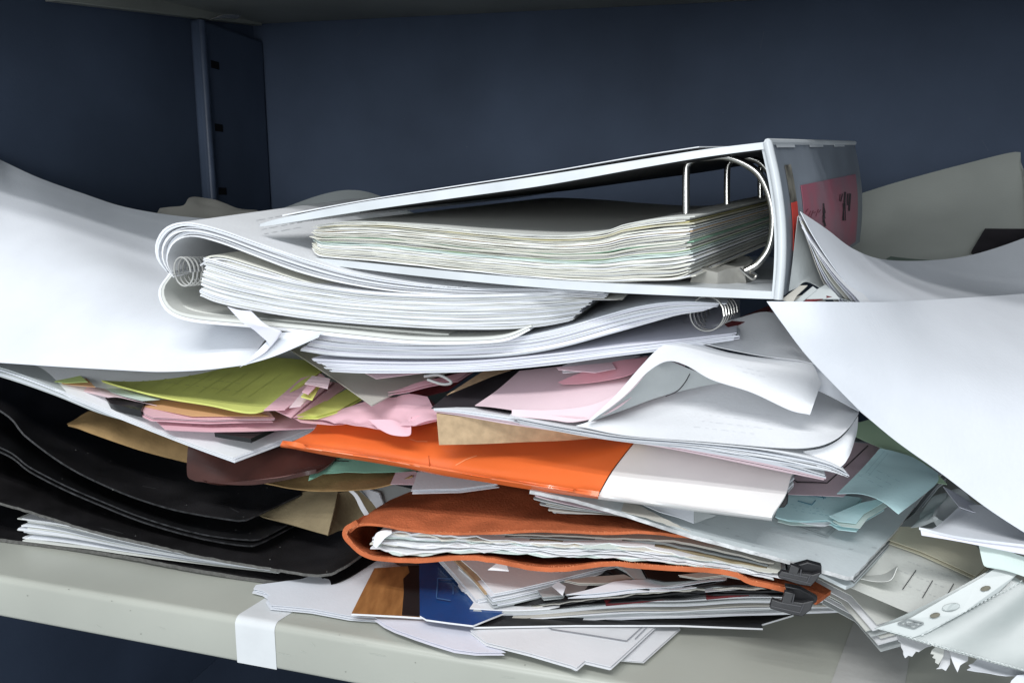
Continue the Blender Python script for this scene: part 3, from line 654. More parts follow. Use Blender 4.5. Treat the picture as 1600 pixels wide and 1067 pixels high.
# ================================================================== glossy orange folder with the white end
root = empty('presentation_folder', Pt(830, 760, .04), 'glossy orange folder with a white end lying across the middle of the pile', 'folder')
fr = [(440, 697, .040), (520, 710, .038), (600, 722, .036), (670, 735, .034), (800, 757, .030), (935, 778, .026)]
frW = [(935, 778, .026), (1040, 791, .023), (1130, 802, .020), (1206, 811, .018)]
def flatter(rows): return [[(x, y, .022 + (q - .026) * (.62 if q > .03 else 1)) for x, y, q in r] for r in rows]
def shift(c, dy, ds): return [(x, y + dy, s + ds) for x, y, s in c]
rowsO = [[(500, 640, .10), (560, 630, .12), (640, 630, .13), (720, 640, .13), (880, 660, .12), (1000, 680, .10)],
         [(492, 668, .070), (560, 672, .072), (640, 682, .070), (708, 692, .066), (848, 712, .060), (985, 696, .075)],
         [(466, 684, .052), (540, 692, .050), (620, 703, .048), (688, 714, .045), (820, 736, .041), (955, 735, .048)],
         [(441, 694, .041), (520, 705, .040), (600, 717, .038), (670, 729, .036), (800, 750, .031), (936, 768, .027)],
         shift(fr, -6, -.003), fr, shift(fr, 3, .006)]
rowsO[4] = [(x + 1, y - 1, s - .002) for x, y, s in rowsO[4]]
patch('orange_cover', flatter(rowsO), orangeg, res=(70, 40), thick=.0011, parent=root, wr=(.0012, 11, 3), cz=.0010, k=6)
rowsW = [[(1003, 678, .105), (1080, 690, .10), (1170, 712, .09), (1250, 730, .085)],
         [(988, 696, .073), (1060, 712, .070), (1150, 728, .066), (1237, 742, .060)],
         [(958, 735, .047), (1050, 749, .043), (1140, 761, .040), (1228, 772, .036)],
         [(938, 769, .027), (1040, 783, .024), (1130, 794, .021), (1210, 800, .019)],
         shift(frW, -4, -.002), frW, shift(frW, 2, .006)]
patch('white_cover', flatter(rowsW), whiteg, res=(50, 40), thick=.0011, parent=root, wr=(.0003, 11, 3), k=6)
prism('back_board', [Pt(1206, 809, .026), Pt(1226, 772, .045), Pt(1238, 745, .064), Pt(990, 700, .085), Pt(700, 730, .05), Pt(480, 700, .05), Pt(940, 772, .036)], UP * -.001, whiteg, root)
stack('clear_sleeve', [(1212, 762, .055), (1225, 755, .056), (1238, 745, .058)], [(1212, 778, .05), (1227, 775, .05), (1240, 762, .055)], 5, L=.05, mats=[clearp, cool], seed=4, parent=root)
prism('black_clip', [Pt(1208, 776, .034), Pt(1232, 773, .034), Pt(1231, 787, .032), Pt(1226, 793, .031), Pt(1210, 794, .031)], V * .012, blackm, root, bev=.0008)
flat('paper_sheet', [(700, 695), (780, 705), (900, 715), (1000, 690), (900, 660), (690, 670)], (800, 708, .080), (0, .05), ochre, 'hidden ochre sheet under the kraft card', 'paper', SHEETS) if False else None

# ================================================================== grey-white hardcover below the orange folder
rd = V
root = empty('hardcover_binder', Pt(1300, 860, .03), 'worn grey-white hardcover board with chipped edge below the orange folder', 'binder')
cov = flat('front_cover', [(828, 766), (900, 781), (978, 803), (1080, 835), (1202, 866), (1325, 900), (1334, 899), (1400, 828), (1460, 752), (1480, 730), (1380, 690), (1100, 690), (900, 720)], (1328, 902, .022), (-.16, .10), boardg, n=1, thick=.0022, wr=(.0006, 10, 3), parent=root, edge_mat=paper('chipped_board_edge', (.72, .73, .73), bump=.8, var=.1, vscale=200), rag=.0004)
flat('back_cover', [(1325, 908), (1337, 903), (1405, 833), (1470, 752), (1480, 745), (1380, 700), (1100, 800)], (1331, 908, .026), (-.16, .10), boardg, thick=.002, parent=root, lift=-.003)
flat('pages', [(1338, 898), (1403, 828), (1466, 752), (1480, 740), (1380, 700), (1200, 800)], (1333, 902, .026), (-.16, .10), [greyd, white], n=3, gap=.0009, jit=.0003, parent=root, lift=-.003)
cv = ((1328, 902, .022), (-.16, .10))
lines(cov, *cv, [(1210, 806, 1290, 836), (1290, 836, 1312, 815), (1212, 812, 1282, 829), (1196, 806, 1293, 840), (1293, 840, 1318, 815)], mat('sleeve_line', (.42, .47, .48), rough=.3), (.0006, 10, 3), 1.6, .0008, 'embossed_line')
stack('paper_stack', [(836, 772, .034), (880, 784, .032), (945, 798, .030), (985, 806, .028)], [(860, 800, .036), (890, 802, .034), (950, 803, .031), (990, 808, .029)], 9, L=.14, mats=[pinkl, taupe, greyp], seed=9, jit=.0016, wav=.4,
      label='mauve-grey page ends sticking out above the orange envelope', cat='paper stack', group=STK)
flat('paper_sheet', [(795, 756), (860, 772), (940, 790), (1000, 806), (1080, 830), (1000, 790), (900, 770)], (940, 796, .027), (0, .1), taupe, 'rough grey-beige paper edge along the chipped hardcover', 'paper', SHEETS, rag=.0012)
patch('paper_sheet', [[(1000, 786, .035), (1050, 790, .035), (1084, 797, .035)], [(1030, 799, .028), (1060, 808, .028), (1084, 817, .027)]], cool, 'small folded white flap with upright edge under the white folder end', 'paper', SHEETS)
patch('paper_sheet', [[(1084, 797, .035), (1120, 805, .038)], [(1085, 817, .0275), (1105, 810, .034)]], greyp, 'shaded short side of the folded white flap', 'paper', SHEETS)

# ================================================================== pastel papers at the right
flat('paper_sheet', [(1336, 680), (1340, 660), (1358, 655), (1400, 680), (1440, 715), (1480, 757), (1465, 755), (1425, 720), (1380, 700)], (1425, 720, .13), (0, .3), greenl, 'pale green sheet edge beneath the big white sheet at the right', 'paper', SHEETS, wr=(.002, 20, 4))
pf = flat('paper_sheet', [(1228, 772), (1238, 745), (1280, 738), (1320, 690), (1385, 695), (1385, 712), (1318, 776)], (1228, 772, .085), (0, .14), pinkd, 'mauve printed form with black ruled lines beside the blue sheets', 'paper', SHEETS, wr=(.0006, 10, 4))
lines(pf, (1228, 772, .085), (0, .14), [(1243, 755, 1292, 757), (1292, 757, 1325, 728), (1325, 728, 1356, 698), (1236, 748, 1246, 756)], ink, (.0006, 10, 4), 1.4)
pb = flat('paper_sheet', [(1211, 808), (1216, 790), (1230, 771), (1300, 772), (1345, 777), (1330, 800), (1320, 811), (1260, 814), (1232, 813)], (1216, 812, .056), (-.05, .10), [blue, blue, mint], 'flat pale blue forms just right of the white folder end', 'paper', SHEETS, n=3, gap=.0013, jit=.0015, wr=(.0008, 12, 2))
lines(pb, (1216, 812, .056), (-.05, .10), [(1262, 776, 1290, 780), (1246, 785, 1268, 791), (1268, 791, 1274, 784), (1284, 776, 1287, 782)], inkb, (.0008, 12, 2), 1.3)
flat('paper_sheet', [(1296, 806), (1345, 785), (1376, 779), (1381, 784), (1350, 802), (1338, 817), (1310, 814)], (1338, 818, .054), (0, .12), [blue, mint, blue], 'narrow blue sheets fanned to the right of the flat blue forms', 'paper', SHEETS, n=4, gap=.0014, jit=.002)
patch('paper_sheet', [[(1375, 700, .12), (1400, 705, .125), (1430, 715, .12), (1466, 738, .105)], [(1345, 735, .090), (1385, 740, .088), (1425, 750, .082), (1462, 756, .085)], [(1308, 772, .068), (1345, 772, .064), (1376, 782, .056), (1404, 803, .048)]],
      blue, 'large pale blue sheet drooping over the corner of the hardcover', 'paper', SHEETS, wr=(.001, 16, 3), res=(30, 26))
flat('paper_sheet', [(1236, 806), (1234, 812), (1262, 820), (1290, 822), (1325, 812), (1300, 806)], (1262, 820, .060), (-.05, .1), white, 'white form with grey boxes under the blue forms', 'paper', SHEETS, n=2, gap=.001, lift=.0005)

# ================================================================== orange envelope (fibre board) with papers and clips
root = empty('orange_envelope', Pt(900, 850, .03), 'orange fibre-board document wallet with frayed edges stuffed with papers', 'envelope')
upper = [(544, 830, .034), (560, 818, .030), (590, 818, .027), (632, 826, .026), (671, 830, .025), (715, 831, .025), (774, 828, .026), (875, 828, .027), (942, 830, .028), (1010, 829, .029), (1060, 834, .032), (1111, 842, .036), (1150, 856, .05)]
bk = [(560, 816, .06), (600, 785, .09), (640, 768, .11), (690, 755, .12), (760, 745, .13), (820, 748, .13), (880, 758, .13), (950, 770, .13), (1010, 785, .12), (1060, 800, .11), (1100, 812, .10), (1140, 826, .09)]
mid = [(549, 824, .045), (578, 802, .05), (625, 795, .055), (665, 792, .06), (720, 792, .062), (775, 792, .065), (870, 795, .065), (940, 802, .062), (1000, 808, .06), (1055, 818, .055), (1095, 828, .05), (1120, 836, .045)]
patch('upper_flap', [bk, mid, upper], orangef, res=(90, 26), thick=.0016, wr=(.0014, 30, 2), parent=root, cz=.0006)
patch('folded_spine', [[(560, 818, .030), (575, 812, .05), (600, 800, .08)], [(542, 832, .031), (560, 830, .05), (590, 820, .08)], [(554, 850, .031), (570, 850, .05), (600, 840, .08)], [(575, 864, .03), (590, 860, .05), (620, 850, .08)]], orangef, res=(14, 40), thick=.003, wr=(.0012, 60, 5), parent=root, cz=.0008)
lower = [(542, 835, .031), (556, 853, .029), (575, 864, .027), (616, 871, .026), (663, 872, .025), (715, 868, .025), (766, 871, .025), (813, 880, .025), (872, 884, .025), (920, 880, .025), (970, 876, .025), (1025, 882, .025), (1100, 884, .025), (1149, 893, .024), (1175, 905, .023), (1231, 918, .022), (1278, 936, .021)]
lowb = [(560, 838, .09), (590, 845, .1), (620, 850, .1), (660, 852, .1), (700, 852, .1), (740, 852, .1), (780, 852, .1), (820, 855, .1), (870, 858, .1), (920, 860, .1), (970, 862, .1), (1040, 866, .1), (1110, 870, .09), (1170, 876, .08), (1205, 885, .07), (1250, 896, .06), (1299, 922, .045)]
patch('lower_flap', [lowb, lower], orangef, res=(110, 14), thick=.0026, wr=(.0010, 50, 4), parent=root, cz=.0005)
for i, (x, y, w_, hh, lab) in enumerate([(1216, 880, 58, 34, None), (1205, 921, 62, 38, None)]):
    g = []
clipg = 'black binder clips on the orange envelope'
def binder_clip(handle, body, ribs, label):
    r = empty('binder_clip', Pt(handle[0][0], handle[0][1], .014), label, 'clip', clipg)
    prism('body', [Pt(x, y, .016) for x, y in body], V * .004, blackm, r, bev=.0006)
    prism('handle', [Pt(x, y, .0125 - .00006 * (y - 900)) for x, y in handle], V * .0022 + UP * .0004, blackm, r, bev=.0004)
    for (x0, y0, x1, y1) in ribs:
        tube('rib', [Pt(x0, y0, .0122 - .00006 * (y0 - 900)), Pt(x1, y1, .0122 - .00006 * (y1 - 900))], .00035, mat('clip_highlight', (.07, .07, .075), rough=.3), r, seg=6, k=0)
    return r
binder_clip([(1215, 898), (1221, 892), (1232, 895), (1235, 882), (1250, 887), (1247, 895), (1270, 898), (1283, 894), (1278, 904), (1267, 916), (1248, 913), (1217, 903)],
            [(1240, 884), (1262, 878), (1284, 884), (1284, 897), (1262, 902), (1246, 897)], [(1219, 900, 1266, 911), (1232, 896, 1262, 902), (1252, 889, 1250, 901), (1266, 899, 1260, 911)],
            'upper black binder clip gripping the papers of the orange envelope')
binder_clip([(1202, 948), (1206, 936), (1221, 941), (1226, 924), (1241, 927), (1237, 940), (1254, 942), (1272, 938), (1267, 953), (1254, 963), (1236, 960), (1204, 951)],
            [(1226, 915), (1250, 919), (1278, 935), (1276, 941), (1262, 948), (1234, 938)], [(1206, 947, 1250, 957), (1222, 942, 1252, 947), (1241, 928, 1238, 943), (1256, 943, 1250, 957)],
            'lower black binder clip gripping the tip of the orange envelope')
# its papers
stack('paper_stack', [(640, 827, .038), (715, 834, .036), (800, 836, .036), (880, 838, .036), (960, 842, .036), (1050, 846, .036), (1130, 862, .033), (1216, 884, .030)],
      [(650, 832, .036), (715, 840, .034), (800, 846, .034), (880, 850, .034), (960, 855, .034), (1050, 866, .034), (1130, 880, .031), (1216, 898, .028)], 4, L=.1, mats=[taupe, greyd, kraftg, pinkd], seed=21, jit=.002, wav=1.0, ripple=.002,
      label='brownish upper papers inside the orange envelope', cat='paper stack', group=STK)
stack('paper_stack', [(588, 832, .032), (640, 832, .030), (715, 838, .030), (800, 846, .030), (880, 850, .030), (970, 852, .030), (1040, 862, .029), (1110, 876, .028), (1212, 893, .026)],
      [(583, 858, .032), (650, 866, .030), (715, 862, .030), (780, 862, .030), (860, 868, .030), (950, 870, .030), (1040, 880, .029), (1130, 888, .028), (1212, 905, .026)], 9, L=.1, mats=[white, cream, white, mint, white], seed=22, jit=.002, wav=1.6, ripple=.004, ratio=.88,
      label='crumpled white papers stuffed inside the orange envelope', cat='paper stack', group=STK)
patch('paper_sheet', [[(583, 852, .027), (587, 834, .028), (600, 828, .029), (612, 828, .029)], [(588, 856, .026), (595, 848, .026), (602, 840, .026), (612, 833, .027)]], white, 'curled white page corner at the left mouth of the orange envelope', 'paper', SHEETS)
flat('paper_sheet', [(905, 852), (920, 856), (1040, 859), (1000, 847), (980, 845)], (920, 857, .026), (0, .2), mint, 'pale green pointed slip inside the orange envelope', 'paper', SHEETS)

# ================================================================== white and pink pile, centre right
patch('box_board', [[(682, 646, .026), (760, 655, .028), (860, 668, .03), (960, 680, .032), (1010, 686, .034)], [(686, 695, .024), (760, 693, .030), (860, 689, .038), (960, 684, .05), (1010, 688, .055)]], kraftl,
      'beige cardboard side of a folder under the pink and white pile', 'cardboard', None, thick=.0012, wr=(.0006, 30, 2))
stack('card_folder', [(676, 638, .026), (720, 641, .024), (800, 652, .022), (900, 668, .02), (1010, 686, .019), (1096, 700, .018), (1200, 716, .018), (1290, 742, .018)],
      [(678, 645, .027), (720, 651, .025), (800, 665, .023), (900, 679, .021), (1010, 696, .02), (1096, 712, .019), (1200, 734, .019), (1286, 751, .019)], 4, L=.16, mats=[white, cool, pinkl, pinkl], seed=31, jit=.0008, ratio=.8,
      label='white and pale pink folder layers at the bottom of the centre pile', cat='folder')
flat('card_folder', [(674, 637), (700, 615), (762, 580), (800, 560), (900, 560), (880, 640), (800, 645), (740, 636)], (674, 637, .026), (0, .10), ink, 'black strip of a folder with beige left edge in the centre', 'folder', None, thick=.0006)
flat('card_sheet', [(698, 620), (756, 582), (800, 565), (830, 570), (770, 590)], (698, 620, .034), (0, .10), kraftl, 'beige card edge left of the black folder strip', 'card', None, lift=.0012)
patch('paper_sheet', [[(812, 580, .085), (900, 570, .09), (1010, 556, .10), (1080, 560, .10)], [(775, 610, .05), (860, 608, .05), (960, 600, .05), (1040, 600, .05)], [(742, 633, .028), (774, 636, .024), (850, 648, .02), (922, 656, .017)]],
      pinkl, 'pale pink sheet broad across the centre pile', 'paper', SHEETS, wr=(.001, 14, 3), res=(36, 20))
patch('paper_sheet', [[(872, 597, .055), (900, 585, .06), (960, 565, .07), (1012, 558, .08)], [(880, 600, .052), (920, 598, .05), (975, 588, .05), (1005, 575, .06)]], rose, 'brighter pink slip across the top of the pale pink sheet', 'paper', SHEETS)
patch('paper_sheet', [[(800, 640, .020), (860, 640, .022), (930, 630, .025), (985, 600, .04), (1012, 560, .07)], [(800, 650, .018), (860, 655, .017), (900, 658, .016), (960, 640, .02), (1010, 600, .04)]], pinkl, 'second pink sheet with wavy right edge under the curled white page', 'paper', SHEETS, wr=(.0015, 24, 3))
flat('paper_strip', [(878, 572), (880, 579), (950, 574), (985, 562), (1000, 555), (900, 562)], (880, 579, .050), (0, .1), white, 'thin white envelope edge above the bright pink slip', 'paper strip', 'pink and yellow paper strips', n=2, gap=.0012)
flat('paper_strip', [(870, 574), (872, 577), (930, 582), (962, 576), (956, 566)], (930, 582, .046), (0, .1), pinkl, 'short whitish-pink flap below the thin white envelope edge', 'paper strip', 'pink and yellow paper strips')
# main white stack
stack('paper_stack', [(800, 650, .016), (860, 662, .015), (919, 672, .014), (978, 681, .0135), (1096, 690, .0125), (1214, 702, .012), (1290, 720, .012), (1322, 736, .012)],
      [(810, 664, .0175), (860, 674, .0165), (919, 684, .0155), (978, 693, .015), (1096, 706, .0135), (1214, 727, .013), (1290, 738, .013), (1316, 744, .013)], 7, L=.13, dirR=(V * .8 + U * -.1), mats=[white, white, cool], seed=33, jit=.0012, ratio=.6, wav=.7,
      label='white sheets whose loose edges fan out below the top white page', cat='paper stack', group=STK)
patch('paper_sheet', [[(1000, 600, .075), (1080, 575, .085), (1180, 570, .085), (1270, 600, .08), (1343, 641, .06)],
                      [(960, 640, .04), (1060, 640, .042), (1160, 640, .042), (1260, 642, .042), (1342, 643, .050)],
                      [(922, 658, .018), (1010, 665, .022), (1110, 672, .022), (1220, 680, .020), (1290, 676, .024), (1341, 645, .044)],
                      [(900, 665, .014), (978, 680, .012), (1096, 689, .011), (1214, 700, .010), (1270, 699, .011), (1305, 687, .016), (1327, 667, .028), (1340, 647, .040)]],
      white, 'broad white page on top of the fanned sheets in the centre right', 'paper', SHEETS, wr=(.0008, 12, 3), res=(60, 34))
patch('paper_sheet', [[(1255, 705, .016), (1290, 698, .018), (1318, 680, .026), (1341, 650, .044)], [(1270, 722, .0135), (1302, 716, .015), (1326, 695, .022), (1340, 668, .038)], [(1285, 734, .013), (1312, 730, .014), (1327, 712, .019), (1338, 680, .034)]], white,
      'right corner of the fanned white sheets bending up under the top page', 'paper', SHEETS, n=1, res=(30, 20))
# curled pages
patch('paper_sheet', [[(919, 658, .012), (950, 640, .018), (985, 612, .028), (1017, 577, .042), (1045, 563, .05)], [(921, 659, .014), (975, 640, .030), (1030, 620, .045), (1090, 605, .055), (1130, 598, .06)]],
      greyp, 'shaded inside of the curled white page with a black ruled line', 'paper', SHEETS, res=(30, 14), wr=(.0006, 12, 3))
tube('pen_line', [Pt(1078, 584, .048), Pt(1070, 598, .047), Pt(1058, 611, .044), Pt(1040, 619, .040)], .00028, ink, label='thin black cord-like line on the inside of the curled page', cat='line', seg=6)
patch('paper_sheet', [[(1033, 540, .040), (1049, 529, .06), (1150, 497, .09), (1206, 487, .10), (1245, 520, .09), (1290, 562, .08)],
                      [(1040, 541, .040), (1070, 532, .042), (1136, 545, .045), (1195, 556, .045), (1245, 562, .046), (1290, 572, .05)]], white, 'upper white page of the curl, running back beneath the binder', 'paper', SHEETS, res=(36, 18), wr=(.001, 12, 7))
patch('paper_sheet', [[(919, 658, .011), (962, 618, .018), (1002, 572, .028), (1034, 541, .038), (1070, 532, .044), (1136, 550, .046), (1195, 559, .047), (1262, 563, .05), (1284, 598, .04)],
                      [(920, 658, .011), (968, 618, .017), (1006, 577, .025), (1036, 557, .030), (1071, 550, .034), (1125, 568, .034), (1185, 583, .032), (1250, 600, .03), (1275, 622, .026)],
                      [(922, 659, .011), (976, 618, .017), (1012, 581, .023), (1043, 564, .026), (1073, 571, .026), (1112, 593, .024), (1175, 613, .020), (1234, 640, .016), (1266, 647, .016)]],
      white, 'curled white page arching over the centre pile, rounded corner to the right', 'paper', SHEETS, res=(60, 20), wr=(.0006, 14, 3))
patch('paper_sheet', [[(1262, 563, .055), (1290, 580, .055), (1345, 635, .05)], [(1248, 598, .045), (1290, 615, .045), (1342, 642, .045)]], cool, 'small grey-white folded page right of the curled page', 'paper', SHEETS)

# ================================================================== right side, lower
flat('paper_stack', [(1278, 903), (1330, 930), (1370, 975), (1424, 960), (1520, 905), (1480, 800), (1350, 830), (1290, 880)], (1370, 976, .03), (0.02, .16), [off, white, off, greyp], 'cream printed sheets fanning down at the lower right', 'paper stack', STK, n=8, gap=.0022, jit=.003, wr=(.0012, 12, 3), thick=.0005)
pl_ = flat('paper_sheet', [(1300, 905), (1370, 935), (1424, 958), (1530, 900), (1480, 850), (1380, 820), (1310, 870)], (1424, 958, .022), (0, .16), off, 'cream form with black ruled lines above the punched pocket', 'paper', SHEETS, wr=(.001, 12, 5))
lines(pl_, (1424, 958, .022), (0, .16), [(1410, 922, 1431, 892), (1441, 935, 1457, 908), (1480, 930, 1490, 913), (1380, 908, 1384, 903)], ink, (.001, 12, 5), 1.2)
patch('paper_sheet', [[(1340, 896, .05), (1360, 888, .06), (1385, 884, .07), (1400, 880, .07)], [(1345, 903, .04), (1370, 908, .036), (1392, 906, .032), (1402, 886, .036)]], off, 'grey curling page corner just right of the hardcover tip', 'paper', SHEETS, wr=(.002, 30, 3), res=(20, 14))
for i, (pts, m, lab, s) in enumerate([
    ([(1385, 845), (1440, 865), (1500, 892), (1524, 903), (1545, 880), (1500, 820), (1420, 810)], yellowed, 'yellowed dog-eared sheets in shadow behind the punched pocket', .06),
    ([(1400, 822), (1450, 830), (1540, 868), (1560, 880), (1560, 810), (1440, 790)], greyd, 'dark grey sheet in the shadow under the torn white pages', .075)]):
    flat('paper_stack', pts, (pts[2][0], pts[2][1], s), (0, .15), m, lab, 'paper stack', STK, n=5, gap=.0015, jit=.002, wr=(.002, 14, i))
patch('paper_sheet', [[(1430, 790, .09), (1460, 765, .10), (1500, 760, .10), (1540, 800, .09)], [(1425, 805, .075), (1460, 798, .06), (1475, 815, .06), (1520, 830, .06)], [(1418, 815, .07), (1450, 820, .06), (1480, 826, .058), (1520, 835, .055)]], greyp,
      'crumpled grey-white sheet right of the blue papers', 'paper', SHEETS, wr=(.006, 22, 3), cz=.004, res=(30, 24))
patch('paper_sheet', [[(1476, 757, .085), (1500, 770, .085), (1560, 810, .075), (1640, 850, .07)], [(1500, 790, .06), (1530, 800, .06), (1580, 820, .055), (1650, 850, .05)]], lilac, 'lilac-grey sheet tucked under the diagonal edge of the big sheet', 'paper', SHEETS, wr=(.002, 18, 3))
patch('paper_stack', [[(1500, 790, .07), (1540, 790, .07), (1600, 815, .06), (1680, 840, .05)], [(1460, 825, .045), (1500, 818, .045), (1600, 838, .04), (1680, 855, .035)], [(1436, 824, .036), (1500, 838, .030), (1600, 850, .025), (1680, 862, .02)]], cool,
      'white page with a sharp left tip beneath the big right sheet', 'paper', SHEETS, res=(30, 18), wr=(.001, 14, 3), thick=.0012)
patch('paper_sheet', [[(1438, 826, .036), (1500, 840, .031), (1600, 852, .026), (1680, 864, .022)], [(1440, 836, .034), (1500, 846, .030), (1600, 866, .025), (1680, 880, .02)]], lilac, 'lilac-tinted lower edge page of the sharp white tip', 'paper', SHEETS)
patch('paper_sheet', [[(1529, 852, .034), (1560, 856, .032), (1600, 870, .03), (1660, 885, .03)], [(1536, 880, .028), (1570, 885, .026), (1610, 897, .024), (1660, 912, .02)], [(1542, 886, .027), (1575, 892, .025), (1610, 904, .023), (1660, 920, .02)]], mint,
      'torn greenish-white page with ragged left edge above the punched pocket', 'paper', SHEETS, wr=(.002, 50, 3))
# torn bits hanging out below the pocket
for i, (pts, m, lab) in enumerate([
    ([(1400, 990), (1404, 1001), (1408, 1004), (1407, 1012), (1411, 1018), (1410, 1024), (1414, 1030), (1419, 1025), (1424, 1026), (1431, 1018), (1436, 1019), (1447, 1010), (1470, 1000), (1440, 980)], white, 'left torn white corner hanging below the punched pocket'),
    ([(1462, 1004), (1460, 1014), (1455, 1017), (1453, 1023), (1459, 1024), (1456, 1030), (1461, 1031), (1460, 1037), (1465, 1040), (1468, 1034), (1476, 1018), (1484, 1008)], off, 'ragged torn scrap below the punched pocket, beside a longer tongue'),
    ([(1470, 1004), (1470, 1020), (1474, 1024), (1466, 1042), (1464, 1046), (1472, 1044), (1477, 1047), (1484, 1036), (1486, 1028), (1492, 1010)], white, 'longer torn tongue of white paper below the punched pocket'),
    ([(1480, 1006), (1482, 1022), (1488, 1034), (1490, 1044), (1495, 1051), (1499, 1041), (1503, 1037), (1511, 1033), (1514, 1026), (1524, 1016), (1510, 1004)], white, 'widest pointed torn tongue below the punched pocket'),
    ([(1530, 1026), (1521, 1036), (1513, 1040), (1517, 1044), (1510, 1049), (1524, 1051), (1545, 1051), (1572, 1056), (1604, 1054), (1640, 1050), (1600, 1030)], cool, 'pale torn page at the lower right beneath the punched pocket'),
    ([(1566, 1090), (1580, 1066), (1588, 1058), (1640, 1052), (1660, 1100)], cool, 'white page corner at the bottom right of the shelf')]):
    flat('torn_paper', pts, (pts[len(pts) // 2][0], pts[len(pts) // 2][1], .009 - i * .0008), (.1 * (i % 3 - 1), .35 + .2 * (i % 2)), m, lab, 'torn paper', 'torn paper pieces', wr=(.0035, 45, i), cz=.001, thick=.0003, smax=.05, rag=.0010, step=.0022)
# punched pocket
root = empty('punched_pocket', Pt(1500, 980, .01), 'translucent grey punched plastic pocket with dotted seam hanging over the shelf edge', 'plastic pocket')
pk = [[(1555, 885, .030), (1600, 905, .026), (1660, 925, .02)], [(1470, 935, .020), (1530, 960, .016), (1600, 985, .012), (1660, 1005, .01)],
      [(1366, 981, .014), (1423, 999, .010), (1510, 1023, .006), (1600, 1051, .002), (1660, 1068, .0)]]
pk = [[(1366 + (1557 - 1366) * f, 981 + (884 - 981) * f - 12 * math.sin(math.pi * f) * -1 * .35, .014 + .018 * f),
       (1450 + (1610 - 1450) * f, 1006 + (915 - 1006) * f, .008 + .018 * f),
       (1540 + (1665 - 1540) * f, 1032 + (940 - 1032) * f, .004 + .018 * f),
       (1690, 1072 + (950 - 1072) * f, -.002 + .018 * f)] for f in (0, .25, .5, .75, 1)]
patch('pocket_sheet', pk, sleevem, parent=root, res=(40, 30), thick=.0005, wr=(.0006, 12, 3))
def pq(px, py, ds=-.0022):                         # point just in front of the pocket
    best = None
    for i in range(41):
        f = i / 40
        for j in range(41):
            g = j / 40
            x0 = 1366 + (1557 - 1366) * f; x1 = 1690; x = x0 + (x1 - x0) * g
            yl = 981 + (884 - 981) * f; yr = 1072 + (950 - 1072) * f; y = yl + (yr - yl) * g
            s = .014 + .018 * f - .015 * g
            d = (x - px) ** 2 + (y - py) ** 2
            if best is None or d < best[0]: best = (d, s)
    return Pt(px, py, best[1] + ds)
def pquad(name, q, m, th=.0003):
    prism(name, [pq(*a) for a in q], V * th, m, root)
pquad('binding_strip', [(1368, 981), (1423, 965), (1480, 932), (1530, 904), (1556, 887), (1590, 896), (1560, 925), (1500, 960), (1450, 988), (1425, 996)], sleevew)
for cx, cy in ((1540, 919), (1461, 961)):
    v = [pq(cx + 8 * math.cos(a), cy + 3.8 * math.sin(a) - 1.5 * math.cos(a), -.0032) for a in [2 * math.pi * i / 20 for i in range(20)]]
    prism('punch_hole', v, V * .0002, mat('hole_shadow', (.19, .18, .14), rough=.8), root)
for cx, cy in ((1486, 948),):
    v = [pq(cx + 14 * math.cos(a), cy + 5.5 * math.sin(a) - 2 * math.cos(a), -.0030) for a in [2 * math.pi * i / 20 for i in range(20)]]
    prism('embossed_oval', v, V * .0002, mat('oval', (.47, .51, .50), rough=.35), root)
eb = [(1403, 974), (1418, 967), (1443, 973), (1428, 981)]
for i in range(4):
    a, b = eb[i], eb[(i + 1) % 4]; v = [pq(*a, -.0031), pq(*b, -.0031)]; tube('emblem_frame', v, .00035, greyd, root, seg=5, k=0)
for k in range(5):
    x = 1413 + k * 4; prism('emblem', [pq(x, 973 + (k % 2), -.0031), pq(x + 3, 971 + (k % 3), -.0031), pq(x + 5, 975, -.0031), pq(x + 1, 977, -.0031)], V * .0002, greyd, root)
dots_v, dots_f = [], []
def dotrow(x0, y0, x1, y1, n):
    for i in range(n):
        t = i / n; x = x0 + (x1 - x0) * t; y = y0 + (y1 - y0) * t; dx, dy = (x1 - x0) / n * .55, (y1 - y0) / n * .55
        b = len(dots_v); a = [pq(x, y - .9, -.0026), pq(x + dx, y + dy - .9, -.0026), pq(x + dx, y + dy + .9, -.0026), pq(x, y + .9, -.0026)]
        dots_v.extend(a); dots_f.append((b, b + 1, b + 2, b + 3))
dotrow(1372, 981, 1608, 1048, 38); dotrow(1440, 992, 1600, 905, 26)
mesh_obj('dotted_seam', dots_v, dots_f, mat('seam_weld', (.62, .66, .65), rough=.3), parent=root)

# ================================================================== spiral books
# lower loose-leaf booklet with wire coil (between book and pink pile)
root = empty('wire_bound_booklet', Pt(800, 550, .03), 'lilac-white wire-bound booklet bowed open under the thick spiral book', 'booklet')
stack('upper_leaves', [(500, 522, .034), (560, 528, .031), (640, 531, .03), (720, 531, .03), (800, 527, .03), (870, 515, .031), (940, 494, .034), (1000, 478, .038), (1060, 471, .042), (1132, 474, .045)],
      [(468, 549, .034), (520, 557, .031), (600, 561, .03), (700, 561, .03), (800, 556, .03), (880, 543, .031), (960, 521, .034), (1020, 504, .038), (1060, 493, .042), (1098, 487, .045)], 10, L=.17, mats=[cool, lilac, white], seed=41, jit=.0008, ratio=.87, wav=.3, parent=root)
stack('lower_leaves', [(486, 560, .034), (560, 564, .031), (650, 566, .03), (750, 563, .03), (860, 553, .031), (960, 541, .034), (1060, 530, .04), (1150, 520, .05)],
      [(520, 582, .034), (570, 584, .031), (650, 584, .03), (750, 581, .03), (860, 571, .031), (960, 558, .034), (1060, 545, .04), (1150, 532, .05)], 8, L=.17, mats=[lilac, cool], seed=42, jit=.0008, ratio=.88, wav=.3, parent=root)
